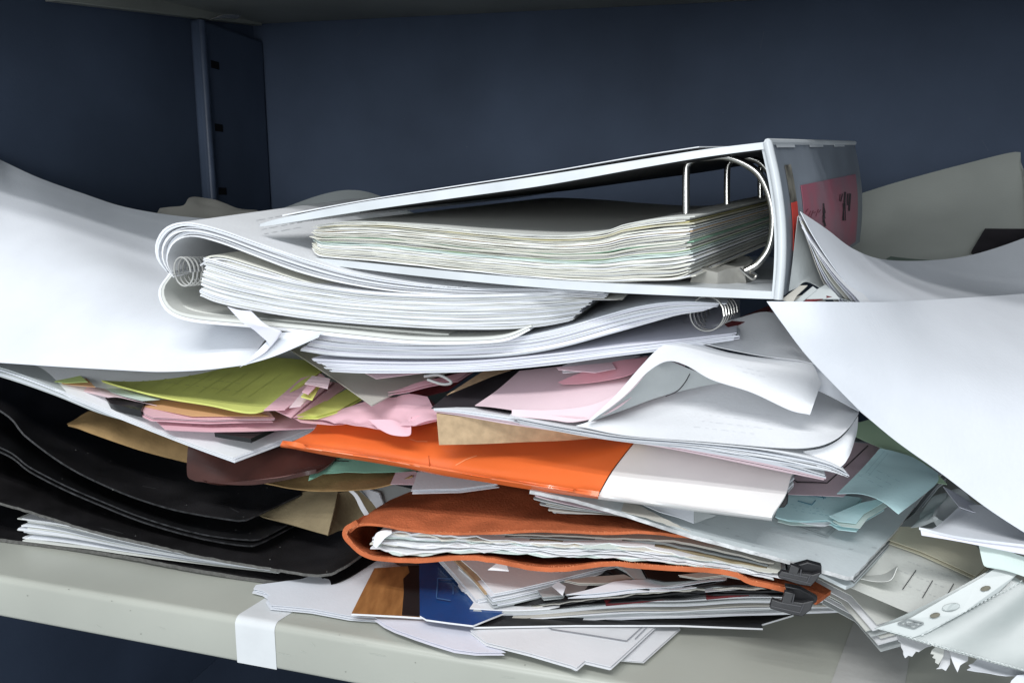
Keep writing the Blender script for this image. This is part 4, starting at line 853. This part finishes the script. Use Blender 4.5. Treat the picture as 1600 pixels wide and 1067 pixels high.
for i in range(6):
    s = .042 + .016 * i
    c = Pt(1104 + 5.0 * i, 493 - 1.2 * i, s); r = .0088
    pts = [c + U * (r * 1.0 * math.cos(a)) + UP * (r * 1.1 * math.sin(a)) + V * (.012 * a / 6.28) for a in [2 * math.pi * j / 14 for j in range(15)]]
    tube('wire_ring', pts, .00055, steel, root, seg=6, k=3)
# thick spiral book
root = empty('spiral_bound_book', Pt(560, 470, .03), 'thick white spiral-bound book folded back on itself, coil at its left', 'book')
exu = (Pt(592, 303, .23) - Pt(300, 350, .022)).normalized()
uo = [(945, 458, .030), (860, 452, .030), (760, 451, .028), (660, 444, .026), (560, 428, .024), (480, 405, .022), (400, 378, .021), (340, 357, .020), (290, 347, .020), (258, 356, .020), (243, 380, .020), (245, 405, .020), (262, 427, .021)]
ui = [(945, 466, .031), (860, 462, .031), (760, 463, .029), (660, 459, .027), (560, 448, .025), (480, 430, .023), (400, 401, .022), (345, 380, .021), (302, 370, .021), (277, 378, .021), (266, 396, .021), (265, 412, .021), (270, 424, .022)]
stack('upper_leaves', uo, ui, 7, L=.22, dirn=(V * 1 + U * -.02 + UP * .07), mats=[white, cool, white], seed=51, jit=.0010, ratio=.7, wav=.4, N=80, parent=root)
fi = [(960, 468, .032), (860, 466, .032), (760, 468, .030), (660, 466, .028), (560, 456, .026), (480, 440, .024), (400, 415, .023), (352, 401, .023), (326, 400, .024), (312, 408, .026)]
fo = [(960, 470, .033), (860, 470, .033), (760, 473, .031), (660, 472, .029), (560, 464, .027), (480, 450, .025), (400, 430, .024), (362, 418, .024), (338, 416, .026), (322, 422, .028)]
stack('fanned_leaves', fi, fo, 4, L=.2, dirn=(V + UP * .04), mats=[cream, white], seed=52, jit=.0012, ratio=.6, wav=.5, N=60, parent=root)
stack('page_block', [(321, 403, .024), (342, 408, .023), (400, 425, .022), (480, 442, .022), (580, 456, .022), (700, 461, .023), (800, 459, .026), (880, 455, .032), (944, 452, .038)],
      [(312, 463, .024), (340, 474, .023), (400, 487, .022), (480, 499, .022), (580, 508, .022), (700, 515, .023), (780, 515, .026), (840, 511, .032), (890, 502, .038)], 32, L=.20, mats=[white, white, cool, white, off], seed=53, jit=.0007, ratio=.86, wav=.5, N=70, parent=root)
lo = [(263, 428, .021), (248, 450, .020), (249, 470, .020), (264, 490, .020), (300, 503, .020), (380, 511, .021), (470, 520, .021), (560, 530, .021), (640, 537, .022), (720, 538, .022), (790, 533, .024), (832, 514, .028)]
li = [(272, 428, .021), (258, 448, .021), (259, 467, .021), (273, 483, .021), (305, 492, .021), (380, 500, .022), (470, 508, .022), (560, 517, .022), (640, 525, .023), (720, 527, .023), (785, 523, .025), (828, 508, .029)]
stack('lower_cover', lo, li, 2, L=.20, mats=[white, off], seed=54, jit=.0004, ratio=.85, N=80, parent=root)
li2 = [(268, 440, .030), (266, 462, .030), (285, 478, .030), (330, 490, .030), (420, 498, .030), (560, 511, .030), (700, 522, .031)]
stack('back_board', li2, [(x + 2, y + 5, s) for x, y, s in li2], 1, L=.18, mats=off, seed=55, N=50, parent=root)
for i in range(11):
    s = .0215 + .0042 * i
    c = Pt(284 + 6.6 * i, 425 - .3 * i, s); r = .0080
    pts = [c + U * (r * .8 * math.cos(a)) + UP * (r * 1.1 * math.sin(a)) + V * (.0026 * a / 6.28) for a in [2 * math.pi * j / 12 for j in range(13)]]
    tube('coil_turn', pts, .00055, coilm, root, seg=6, k=3)

# ================================================================== big lever-arch binder
root = empty('ring_binder', Pt(900, 440, .02), 'large white ring binder lying on its side, cover raised, spine to the right', 'binder')
sv = Pt(1334, 224, .27) - Pt(1198, 222, .016)
dT = sv.normalized()
topc = [(408, 350, .032), (440, 341, .031), (560, 317, .028), (700, 296, .025), (850, 274, .022), (1000, 250, .019), (1100, 234, .017), (1197, 222, .016)]
botc = [(408, 354, .032), (440, 350, .031), (560, 331, .028), (700, 311, .025), (850, 290, .022), (1000, 263, .019), (1100, 246, .017), (1197, 233, .016)]
stack('upper_cover', topc, botc, 1, L=.275, dirn=dT, mats=bindw, seed=61, ratio=1.0, N=60, parent=root)
stack('inner_darkening_sheet', [(x + 1, y + 1.0, q + .0018) for x, y, q in botc[2:]], [(x + 1, y + 2.2, q + .0018) for x, y, q in botc[2:]], 1, L=.268, dirn=dT, mats=mat('black_layer_added', (.01, .01, .012), rough=.6), N=50, parent=root)  # black sheet under the cover, added to deepen the dark inside
stack('cover_liner', [(440, 336, .030), (560, 314, .0275), (700, 292, .0245), (850, 269, .0215), (1000, 243, .019), (1092, 229, .017)], [(440, 339, .030), (560, 316, .0275), (700, 294, .0245), (850, 271, .0215), (1000, 245, .019), (1092, 231, .017)], 1, L=.2, dirn=dT, mats=white, N=40, parent=root)
stack('lower_cover', [(420, 400, .030), (500, 404, .028), (640, 418, .026), (800, 433, .022), (950, 443, .018), (1080, 449, .016), (1214, 456, .014)],
      [(420, 405, .030), (500, 413, .028), (640, 430, .026), (800, 446, .022), (950, 457, .018), (1080, 463, .016), (1216, 468, .014)], 1, L=.26, dirn=(V + U * .05), mats=bindw, ratio=1.0, N=60, parent=root)
# spine: front rim + outer face
def P2(px, py, s): return Pt(px, py, s)
sp_t0, sp_b0 = Pt(1199, 222, .015), Pt(1217, 468, .013)
up_d = (sp_t0 - sp_b0)
rim = [Pt(1197, 222, .0155), Pt(1212, 236, .0145), Pt(1227, 400, .0135), Pt(1222, 468, .0135), Pt(1209, 468, .0140), Pt(1196, 300, .0150)]
rowsS = []
for f in np.linspace(0, 1, 6):
    a = Pt(1206 + 9 * f, 223 + 245 * f, .0145); rowsS.append(a)
def spv(f, g):                                        # f down the spine, g back along it
    a = Pt(1199, 222, .0155).lerp(Pt(1216, 468, .0135), f); return a + sv * g
nyS, nxS = 20, 24
Ts = []
for j in range(nyS):
    f = j / (nyS - 1)
    for i in range(nxS):
        g = i / (nxS - 1); bulge = .0035 * math.sin(math.pi * f) * 1 - .0
        Ts.append(spv(f, g) + U * bulge)
fs = [(j * nxS + i, j * nxS + i + 1, (j + 1) * nxS + i + 1, (j + 1) * nxS + i) for j in range(nyS - 1) for i in range(nxS - 1)]
spine = finish_sheet('spine', Ts, fs, .0032, spinem, root, edge_mat=bindw)
tube('spine_rim', [spv(0, 0) , spv(.25, 0) + U * .0026, spv(.5, 0) + U * .0036, spv(.75, 0) + U * .0026, spv(1, 0)], .0022, bindw, spine, seg=10, k=6)
tube('spine_edge', [spv(0, 0), spv(0, .5), spv(0, 1)], .0016, bindw, spine, seg=8, k=3)
def splab(name, f0, f1, g0, g1, m, lift=.0004, lab=None, n=8):
    T = []
    for j in range(n):
        f = f0 + (f1 - f0) * j / (n - 1)
        for i in range(n):
            g = g0 + (g1 - g0) * i / (n - 1); T.append(spv(f, g) + U * (.0035 * math.sin(math.pi * f) + lift))
    q = [(j * n + i, j * n + i + 1, (j + 1) * n + i + 1, (j + 1) * n + i) for j in range(n - 1) for i in range(n - 1)]
    o = finish_sheet(name, T, q, .0002, m, spine)
    if lab: o['label'] = lab
splab('spine_label', .30, .96, .19, .90, redl, .0006, 'faded red paper label on the spine, partly greyed for its reflection')
splab('spine_strip', .15, .40, .085, .135, scuff, .0006, 'grey scuffed strip near the spine edge')
splab('spine_strip', .40, .72, .085, .135, redb, .0007, 'bright red strip near the spine edge')
splab('spine_strip', .72, .93, .09, .135, scuff, .0006, 'grey scuffed strip low on the spine')
for k in range(3): splab('tape_patch', .0, .035, .05 + .3 * k, .2 + .3 * k, bindw, .0009, n=4)
# rings
def ring(x, y0, ytop, r1, s, rad, full=True):
    pts = [Pt(x, y0 + 45, s), Pt(x, y0, s), Pt(x, ytop + 24, s), Pt(x + 3, ytop + 10, s), Pt(x + 14, ytop + 2, s), Pt(x + 34, ytop, s), Pt(x + 62, ytop - 1, s), Pt(x + 92, ytop + 10, s), Pt(x + 115, ytop + 28, s), Pt(x + 130, ytop + 60, s),
           Pt(x + 136, ytop + 100, s), Pt(x + 130, ytop + 140, s), Pt(x + 112, ytop + 166, s), Pt(x + 92, ytop + 178, s)]
    return pts
tube('ring', ring(1072, 340, 246, 0, .048, .0022), .0019, steel, root, seg=12, k=5)
k2 = lambda pts, dx, dy, sc, s: pts
tube('ring', [Pt(1137, 350, .125), Pt(1136, 320, .125), Pt(1136, 275, .125), Pt(1138, 258, .125), Pt(1146, 250, .125), Pt(1165, 246, .125), Pt(1190, 256, .125), Pt(1215, 290, .125)], .0019, steel, root, seg=10, k=5)
tube('ring', [Pt(1188, 340, .19), Pt(1188, 310, .19), Pt(1188, 272, .19), Pt(1190, 258, .19), Pt(1197, 250, .19), Pt(1215, 250, .19)], .0019, steel, root, seg=10, k=5)
tube('bar', [Pt(1150, 243, .16), Pt(1175, 243, .18), Pt(1200, 243, .2)], .0015, steel, root, seg=8, k=2)
tube('spring', [Pt(1156, 420, .044), Pt(1165, 428, .043), Pt(1176, 436, .043), Pt(1182, 430, .044), Pt(1172, 426, .043)], .0008, steel, root, seg=6, k=4)
# lever base: crumpled silver block at the foot of the ring
flat('lever_plate', [(1066, 433), (1085, 448), (1120, 451), (1160, 447), (1175, 440), (1168, 425), (1140, 415), (1098, 416)], (1110, 451, .036), (0, .02), mat('cloudy_block', (.45, .44, .40), rough=.25, spec=.6, bump=.6, bscale=60, var=.2), thick=.012, wr=(.004, 60, 3), cz=.004, parent=root, lift=.008)
# its papers
cols = [[off, cream, white, cream, off, white, cream][k % 7] for k in range(46)]
for k, m_ in ((4, paper('yellow_divider', (.66, .60, .30))), (5, yellowed), (11, paper('orange_divider', (.62, .45, .28))), (19, paper('green_divider', (.30, .50, .36))), (25, paper('lime_divider', (.45, .62, .36))), (26, mint), (27, mint), (28, mint)): cols[k] = m_
stack('paper_stack', [(492, 352, .034), (540, 346, .032), (597, 347, .030), (676, 353, .028), (754, 361, .026), (865, 368, .024), (940, 362, .023), (978, 350, .023), (1033, 341, .022), (1078, 338, .022)],
      [(492, 389, .034), (506, 402, .032), (597, 410, .030), (700, 422, .028), (790, 430, .026), (865, 437, .024), (940, 441, .023), (990, 440, .023), (1050, 439, .022), (1080, 432, .022)], len(cols), L=.235, dirn=dT + UP * -.0, mats=cols, seed=71, jit=.0009, ratio=.9, wav=1.1, N=70, ripple=.0006,
      label='thick stack of cream, yellow and green-edged pages filed in the ring binder', cat='paper stack', group=STK)

# ================================================================== big white sheets
patch('paper_sheet', [[(-110, 215, .11), (-60, 222, .145), (0, 250, .175), (60, 278, .185), (130, 303, .20), (200, 325, .215), (300, 340, .24), (420, 345, .26)],
                      [(-110, 280, .09), (-60, 290, .12), (0, 312, .14), (80, 345, .145), (160, 378, .152), (250, 410, .162), (340, 425, .17), (440, 440, .18)],
                      [(-110, 385, .065), (-60, 390, .085), (0, 400, .095), (90, 420, .10), (180, 440, .105), (270, 460, .11), (360, 475, .105), (440, 490, .095)],
                      [(-110, 480, .045), (-60, 485, .055), (0, 490, .065), (90, 500, .066), (180, 505, .065), (270, 510, .062), (350, 520, .05), (415, 530, .045)],
                      [(-110, 560, .030), (-60, 563, .034), (0, 567, .037), (90, 573, .037), (180, 578, .036), (250, 581, .034), (320, 578, .028), (385, 570, .020)]],
      cool, 'huge white sheet sweeping up to the left across the pile', 'paper', SHEETS, res=(60, 50), wr=(.0006, 4, 3), thick=.0003)
patch('paper_sheet', [[(355, 479, .013), (372, 484, .012), (392, 486, .012)], [(378, 503, .011), (398, 506, .011), (415, 507, .012)], [(402, 520, .012), (425, 514, .012), (438, 517, .013)], [(420, 545, .013), (433, 530, .013), (439, 522, .014)], [(375, 574, .0135), (395, 560, .014), (425, 540, .015)]],
      lilac, 'narrow curled white corner folding over the front of the huge white sheet', 'paper', SHEETS, res=(14, 40))
patch('paper_sheet', [[(430, 520, .018), (470, 518, .019), (505, 520, .02)], [(400, 550, .014), (440, 545, .016), (500, 523, .02)], [(376, 572, .013), (430, 556, .015), (498, 527, .02)]],
      cool, 'pointed white sheet end between the curled corner and the booklet', 'paper', SHEETS, res=(20, 16))
patch('paper_scrap', [[(250, 327, .275), (285, 322, .29), (298, 308, .31), (330, 314, .33), (400, 328, .33)], [(240, 350, .25), (300, 352, .27), (350, 354, .28), (400, 354, .28), (420, 352, .28)]],
      taupe, 'torn grey-brown paper scrap in the dark back corner', 'paper scrap', None, wr=(.003, 40, 3))
patch('paper_sheet', [[(430, 330, .26), (500, 305, .27), (548, 297, .275), (590, 305, .27), (640, 330, .25)], [(420, 345, .22), (500, 335, .23), (560, 330, .23), (620, 340, .22), (680, 350, .21)]], greyp, 'grey printed sheet rising behind the spiral book', 'paper', SHEETS)
# right: standing card, folded bundle, big sheet
patch('card_sheet', [[(1320, 310, .42), (1400, 285, .44), (1500, 258, .45), (1588, 237, .45), (1593, 250, .445)],
                     [(1325, 370, .38), (1400, 350, .39), (1500, 330, .40), (1592, 305, .41), (1600, 300, .405)],
                     [(1330, 425, .31), (1400, 420, .31), (1500, 410, .32), (1596, 395, .34), (1602, 390, .34)]],
      paper('grey_card', (.52, .54, .50)), 'large grey-white card curving up against the back of the cabinet', 'card', None, res=(40, 30), thick=.0006, wr=(.001, 8, 3))
flat('paper_sheet', [(1380, 408), (1400, 395), (1450, 388), (1500, 385), (1490, 400), (1470, 412), (1400, 415)], (1400, 412, .31), (0, .2), paper('dull_green_paper', (.24, .30, .26)), 'greenish patterned sheet lying behind the folded grey bundle', 'paper', SHEETS)
flat('card_folder', [(1518, 392), (1540, 348), (1580, 354), (1640, 357), (1660, 400), (1560, 430)], (1520, 395, .32), (0, .45), ink, 'black folder corner at the right in front of the grey card', 'folder', None, thick=.002)
patch('paper_sheet', [[(1247, 338, .034), (1262, 346, .052), (1285, 360, .09), (1310, 377, .13), (1332, 394, .17)],
                      [(1240, 400, .032), (1262, 400, .040), (1285, 410, .055), (1310, 430, .08), (1340, 440, .12)],
                      [(1233, 455, .026), (1245, 450, .03), (1262, 440, .035), (1300, 460, .04), (1340, 475, .04)]], greyp, 'grey outer leaf standing against the binder spine', 'paper', SHEETS, res=(20, 20))
patch('paper_sheet', [[(1250, 331, .024), (1292, 359, .08), (1332, 388, .14), (1380, 405, .20), (1450, 407, .25), (1520, 398, .28), (1600, 372, .30), (1700, 330, .31)],
                      [(1272, 372, .022), (1318, 400, .07), (1362, 425, .13), (1420, 438, .19), (1490, 440, .23), (1560, 432, .255), (1640, 415, .27), (1720, 390, .28)],
                      [(1308, 425, .026), (1345, 445, .050), (1400, 460, .10), (1460, 468, .165), (1530, 470, .205), (1600, 465, .23), (1660, 460, .24), (1730, 450, .25)],
                      [(1356, 480, .048), (1390, 486, .075), (1440, 496, .11), (1500, 500, .15), (1560, 500, .19), (1620, 495, .21), (1680, 490, .22), (1740, 480, .23)]],
      cool, 'grey-shaded white sheet bowed behind the big right sheet', 'paper', SHEETS, res=(60, 34), wr=(.0006, 8, 3))
for i in range(7):
    q = .0012 * (6 - i)
    patch('paper_sheet', [[(1249 + i * .8, 336 + i * 3, .022 + q), (1261 + i * 1.8, 372 + i * 2, .019 + q), (1281 + i * 4, 430, .022 + q), (1304 + i * 6.5, 470, .040 + q), (1326 + i * 6, 500, .055 + q)],
                      [(1252 + i * .8, 337 + i * 3, .030 + q), (1270 + i * 1.8, 372 + i * 2, .032 + q), (1295 + i * 4, 430, .036 + q), (1320 + i * 6.5, 470, .052 + q), (1342 + i * 6, 500, .066 + q)]],
          [taupe, lilac, cool, cream, white, lilac, white][i], '%s leaf from the left in the folded bundle beside the binder' % ['first', 'second', 'third', 'fourth', 'fifth', 'sixth', 'seventh'][i], 'paper', 'leaves of the folded bundle', res=(10, 26), wr=(.0008, 30, i))
for i, (pts, m, lab) in enumerate([
    ([(1222, 468), (1250, 446), (1262, 445), (1245, 462), (1238, 475)], taupe, 'narrow taupe slip beside the foot of the binder spine'),
    ([(1240, 472), (1270, 448), (1277, 453), (1250, 475)], greyp, 'light grey slip across the scraps by the spine foot'),
    ([(1250, 468), (1285, 462), (1300, 465), (1250, 476)], darkred, 'dark red slip among the scraps by the spine foot'),
    ([(1262, 462), (1290, 446), (1305, 460), (1312, 468), (1260, 469)], greyp, 'grey scrap under the folded bundle'),
    ([(1225, 469), (1262, 458), (1280, 464), (1290, 469), (1230, 470)], taupe, 'flat beige scrap lowest by the spine foot')]):
    flat('paper_scrap', pts, (pts[0][0], pts[0][1], .016 + .003 * i), (0, .6), m, lab, 'paper scrap', 'scraps beside the binder', thick=.0005, wr=(.001, 40, i))
flat('paper_stack', [(1132, 506), (1165, 492), (1200, 478), (1215, 480), (1180, 496), (1140, 513)], (1165, 500, .09), (0, .1), [darkred, pink, white], 'pink and dark red page edges deep under the binder', 'paper stack', STK, n=3, gap=.0016, jit=.002)
patch('paper_sheet', [[(1198, 471, .002), (1290, 471.5, .016), (1380, 472, .060), (1450, 469, .125), (1540, 463, .180), (1620, 457, .210), (1720, 450, .22)],
                      [(1222, 505, .001), (1300, 520, .012), (1390, 532, .042), (1470, 540, .075), (1550, 540, .105), (1630, 538, .125), (1720, 530, .14)],
                      [(1258, 553, .004), (1330, 580, .017), (1420, 600, .034), (1500, 612, .050), (1580, 616, .065), (1650, 616, .075), (1730, 616, .085)],
                      [(1305, 603, .010), (1370, 640, .020), (1440, 665, .028), (1520, 687, .036), (1600, 704, .042), (1670, 710, .046), (1740, 712, .05)],
                      [(1345, 643, .016), (1400, 689, .021), (1470, 739, .025), (1540, 792, .027), (1601, 832, .028), (1680, 880, .029), (1745, 915, .03)]],
      cool, 'big smooth white sheet with a diagonal lower edge at the right', 'paper', SHEETS, res=(50, 46), wr=(.0008, 5, 3), thick=.0003)

# ================================================================== print, scuffs, dust
rnd = random.Random(11)
spo = [c for c in spine.children if c.name.startswith('spine_label')][0]
mark(spo, [[(1286, 318 + 3 * k), (1287 + rnd.uniform(-1, 2), 330 + 3 * k), rnd.uniform(1, 3.4)] for k in range(9)], 2, paper('spine_smudge', (.07, .055, .06)), 'smudge')
mark(spo, [[(1312 + 4 * k, 300 + rnd.uniform(0, 6)), (1311 + 4 * k + rnd.uniform(-2, 2), 312 + rnd.uniform(0, 18)), rnd.uniform(1, 3)] for k in range(5)] +
     [[(1317 + k, 318), (1316 + k + rnd.uniform(-3, 3), 345), rnd.uniform(.8, 2)] for k in range(4)], 2, paper('spine_smudge', (.07, .055, .06)), 'smudge')
mark(spo, [[(1250 + 4 * k, 336 + rnd.uniform(-4, 4)), (1254 + 4 * k, 330 + rnd.uniform(-6, 6)), 1.0] for k in range(8)], 1, paper('spine_pen', (.16, .05, .07)), 'pen_stroke')
mark(spo, [[(1222 + rnd.random() * 12, 240 + rnd.random() * 60)] * 1 + [(1223 + rnd.random() * 12, 242 + rnd.random() * 60)] for k in range(0)], 1, ink) if 0 else None
fade = paper('faint_print', (.50, .52, .55)); 
o = find('grey printed sheet rising'); mark(o, text_rows(452, 326, 510, 316, 5, -3, 5, 3), 1.1, paper('faint_print_dark', (.26, .27, .28)), 'print')
bk_ = bpy.data.objects['spiral_bound_book']
for ch in bk_.children:
    if ch.name.startswith('upper_leaves'):
        mark(ch, text_rows(655, 449, 745, 448, 1, 0, 0, 5, (3, 9), (2, 4)), 1.6, fade, 'print')
        mark(ch, text_rows(400, 345, 470, 332, 4, 4, 7, 6), .9, paper('very_faint_print', (.73, .74, .76)), 'print')
    if ch.name.startswith('lower_cover'): mark(ch, text_rows(690, 521, 800, 517, 1, 0, 0, 8, (3, 9), (2, 4)), 1.4, fade, 'print')
o = find('yellow-green lined pad'); mark(o, [[(180 + 26 * k, 603 + 2.2 * k), (232 + 26 * k, 576 + 1.0 * k)] for k in range(9)], .8, paper('yellow_rule', (.63, .67, .21)), 'ruled_line')
mark(o, text_rows(200, 590, 420, 618, 2, 20, -10, 9, (4, 12), (4, 12)), .9, paper('yellow_print', (.58, .61, .22)), 'print')
o = find('pink sheets with clipped'); mark(o, text_rows(245, 640, 400, 652, 2, 8, -4, 10, (5, 14), (8, 20)), .9, paper('pink_print', (.62, .36, .42)), 'print')
o = find('broad white page on top'); mark(o, text_rows(1120, 640, 1250, 655, 4, -12, 9, 12, (4, 14), (4, 9)), .8, paper('show_through', (.74, .75, .77)), 'print')
o = find('curled white page arching'); mark(o, text_rows(1150, 572, 1210, 586, 2, 10, 9, 13, (4, 12), (4, 9)), .9, paper('show_through', (.74, .75, .77)), 'print')
o = find('upper white page of the curl'); mark(o, text_rows(1100, 535, 1200, 545, 2, 10, -9, 14, (4, 12), (4, 9)), .9, paper('show_through', (.74, .75, .77)), 'print')
o = find('cream form with black'); 
if o: mark(o, text_rows(1390, 905, 1470, 935, 3, 14, -14, 15, (2, 7), (2, 9)), .7, paper('pale_form_print', (.56, .57, .56)), 'print')
o = find('long pink sheet'); mark(o, text_rows(300, 665, 420, 668, 1, 0, 0, 16, (4, 10), (4, 9)), .9, paper('pink_print', (.62, .36, .42)), 'print')
o = find('flat pale blue forms'); mark(o, text_rows(1235, 788, 1300, 798, 3, 4, 5, 17, (2, 6), (2, 9)), .6, paper('pale_blue_print', (.34, .60, .66)), 'print')
o = find('large pale blue sheet'); mark(o, text_rows(1370, 735, 1430, 765, 3, -14, 4, 18, (4, 12), (6, 12)), .8, paper('blue_show', (.46, .68, .72)), 'print')
mark(o, [[(1352, 740), (1386, 700)], [(1357, 744), (1392, 703)]], .8, paper('blue_show', (.46, .68, .72)), 'ruled_line')
# scuffs and folds on the glossy orange folder
for ch in bpy.data.objects['presentation_folder'].children:
    if ch.name.startswith('orange_cover'):
        sc_ = mat('orange_scuff', (.86, .33, .15), rough=.35, spec=.5)
        mark(ch, [[(640, 686), (652, 690), (668, 690)], [(745, 712), (728, 718), (712, 727)]], 1.2, sc_, 'crease')
        mark(ch, [[(670, 712), (671, 722), (671, 734)]], 1.3, mat('orange_dark', (.45, .08, .02), rough=.4), 'crease')
        mark(ch, [[(500 + rnd.random() * 430, 680 + rnd.random() * 70)] + [(0, 0)] for k in range(0)], 1, sc_) if 0 else None
# dust and scratches on the black folders
dust = paper('dust', (.22, .22, .21)); scr = paper('scratch_or_glint', (.06, .06, .062))
for ch in list(bpy.data.objects['cardboard_folder'].children) + [o for o in S.objects if o.get('group') == FOLD and o.type == 'MESH']:
    sp_ = []
    for k in range(26):
        x, y = rnd.uniform(10, 520), rnd.uniform(600, 900); sp_.append([(x, y), (x + rnd.uniform(.8, 1.8), y + rnd.uniform(-.6, .6))])
    mark(ch, sp_, 1.0, dust, 'dust')
    mark(ch, [[(x, y), (x + rnd.uniform(8, 40), y + rnd.uniform(2, 14))] for x, y in [(rnd.uniform(20, 430), rnd.uniform(620, 880)) for k in range(9)]], .6, scr, 'scratch_or_glint')
# chips and specks on the shelf lip
bd = [c for c in shelf.children if c.name.startswith('board')][0]
mark(bd, [[(x, y), (x + rnd.uniform(.8, 2.4), y + rnd.uniform(-.5, .5))] for x, y in [(rnd.uniform(10, 900), 0) for k in range(9)] for y in [905 + x * .175 + rnd.uniform(-22, 50)]], .9, paper('shelf_speck', (.16, .16, .14)), 'chip')
mark(bd, [[(x, y), (x + rnd.uniform(6, 26), y + rnd.uniform(1, 6))] for x, y in [(rnd.uniform(10, 900), 0) for k in range(16)] for y in [905 + x * .175 + rnd.uniform(-18, 50)]], .7, paper('shelf_scratch', (.50, .52, .47)), 'scratch_or_glint')
# hardcover smudges
cvr = [c for c in bpy.data.objects['hardcover_binder'].children if c.name.startswith('front_cover')][0]
mark(cvr, [[(x, y), (x + rnd.uniform(2, 8), y + rnd.uniform(-1, 2))] for x, y in [(rnd.uniform(1050, 1380), rnd.uniform(810, 890)) for k in range(16)]], .9, paper('cover_smudge', (.48, .52, .53)), 'smudge')
# loose fibres along the torn edges of the orange envelope
fv = []
fl = [c for c in bpy.data.objects['orange_envelope'].children]
fr_ = mat('orange_fibre', (.80, .30, .14), rough=.9)
def fibres(curve, n, s_off):
    v, f = [], []
    c3 = curve3(curve, 200)
    for k in range(n):
        i = rnd.randrange(199); p = Vector(c3[i]) - V * s_off
        d = (UP * rnd.uniform(-1, .7) + U * rnd.uniform(-1, 1) - V * rnd.uniform(.1, .9)).normalized() * rnd.uniform(.0006, .0017); w2 = U * .00009 + UP * .00007
        b_ = len(v); v += [p - w2, p + w2, p + d + w2 * .4, p + d - w2 * .4]; f.append((b_, b_ + 1, b_ + 2, b_ + 3))
    mesh_obj('frayed_edge', v, f, fr_, parent=bpy.data.objects['orange_envelope'])
fibres(lower, 260, 0); fibres(upper[:10], 160, 0); fibres([(560, 818, .029), (542, 832, .030), (554, 850, .030), (575, 864, .029)], 120, .0005)

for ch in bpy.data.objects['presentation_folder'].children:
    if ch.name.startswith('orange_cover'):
        worn_glint = mat('whitened_fold_glint', (.85, .30, .16), rough=.5)  # pale dashes paint the front edge's highlight into a worn fold
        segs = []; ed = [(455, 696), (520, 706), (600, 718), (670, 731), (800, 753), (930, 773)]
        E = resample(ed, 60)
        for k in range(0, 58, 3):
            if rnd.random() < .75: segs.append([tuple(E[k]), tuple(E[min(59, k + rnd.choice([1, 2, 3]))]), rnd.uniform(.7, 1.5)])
        mark(ch, segs, 1, worn_glint, 'scratch_or_glint')
bp_ = [c for c in cab.children if c.name.startswith('back_panel')][0]
rub = mat('navy_rub', (.105, .13, .18), rough=.55)
mark(bp_, [[(x, y), (x + rnd.uniform(-14, 14), y + rnd.uniform(2, 30)), rnd.uniform(.5, .9)] for x, y in [(rnd.uniform(430, 1590), rnd.uniform(30, 230)) for k in range(3)]] +
     [[(x, y), (x + rnd.uniform(.8, 2), y + rnd.uniform(-.6, .6)), rnd.uniform(.8, 1.5)] for x, y in [(rnd.uniform(430, 1590), rnd.uniform(30, 240)) for k in range(12)]], .8, rub, 'scratch_or_glint')
for o in S.objects:
    if '_o' in o: del o['_o']
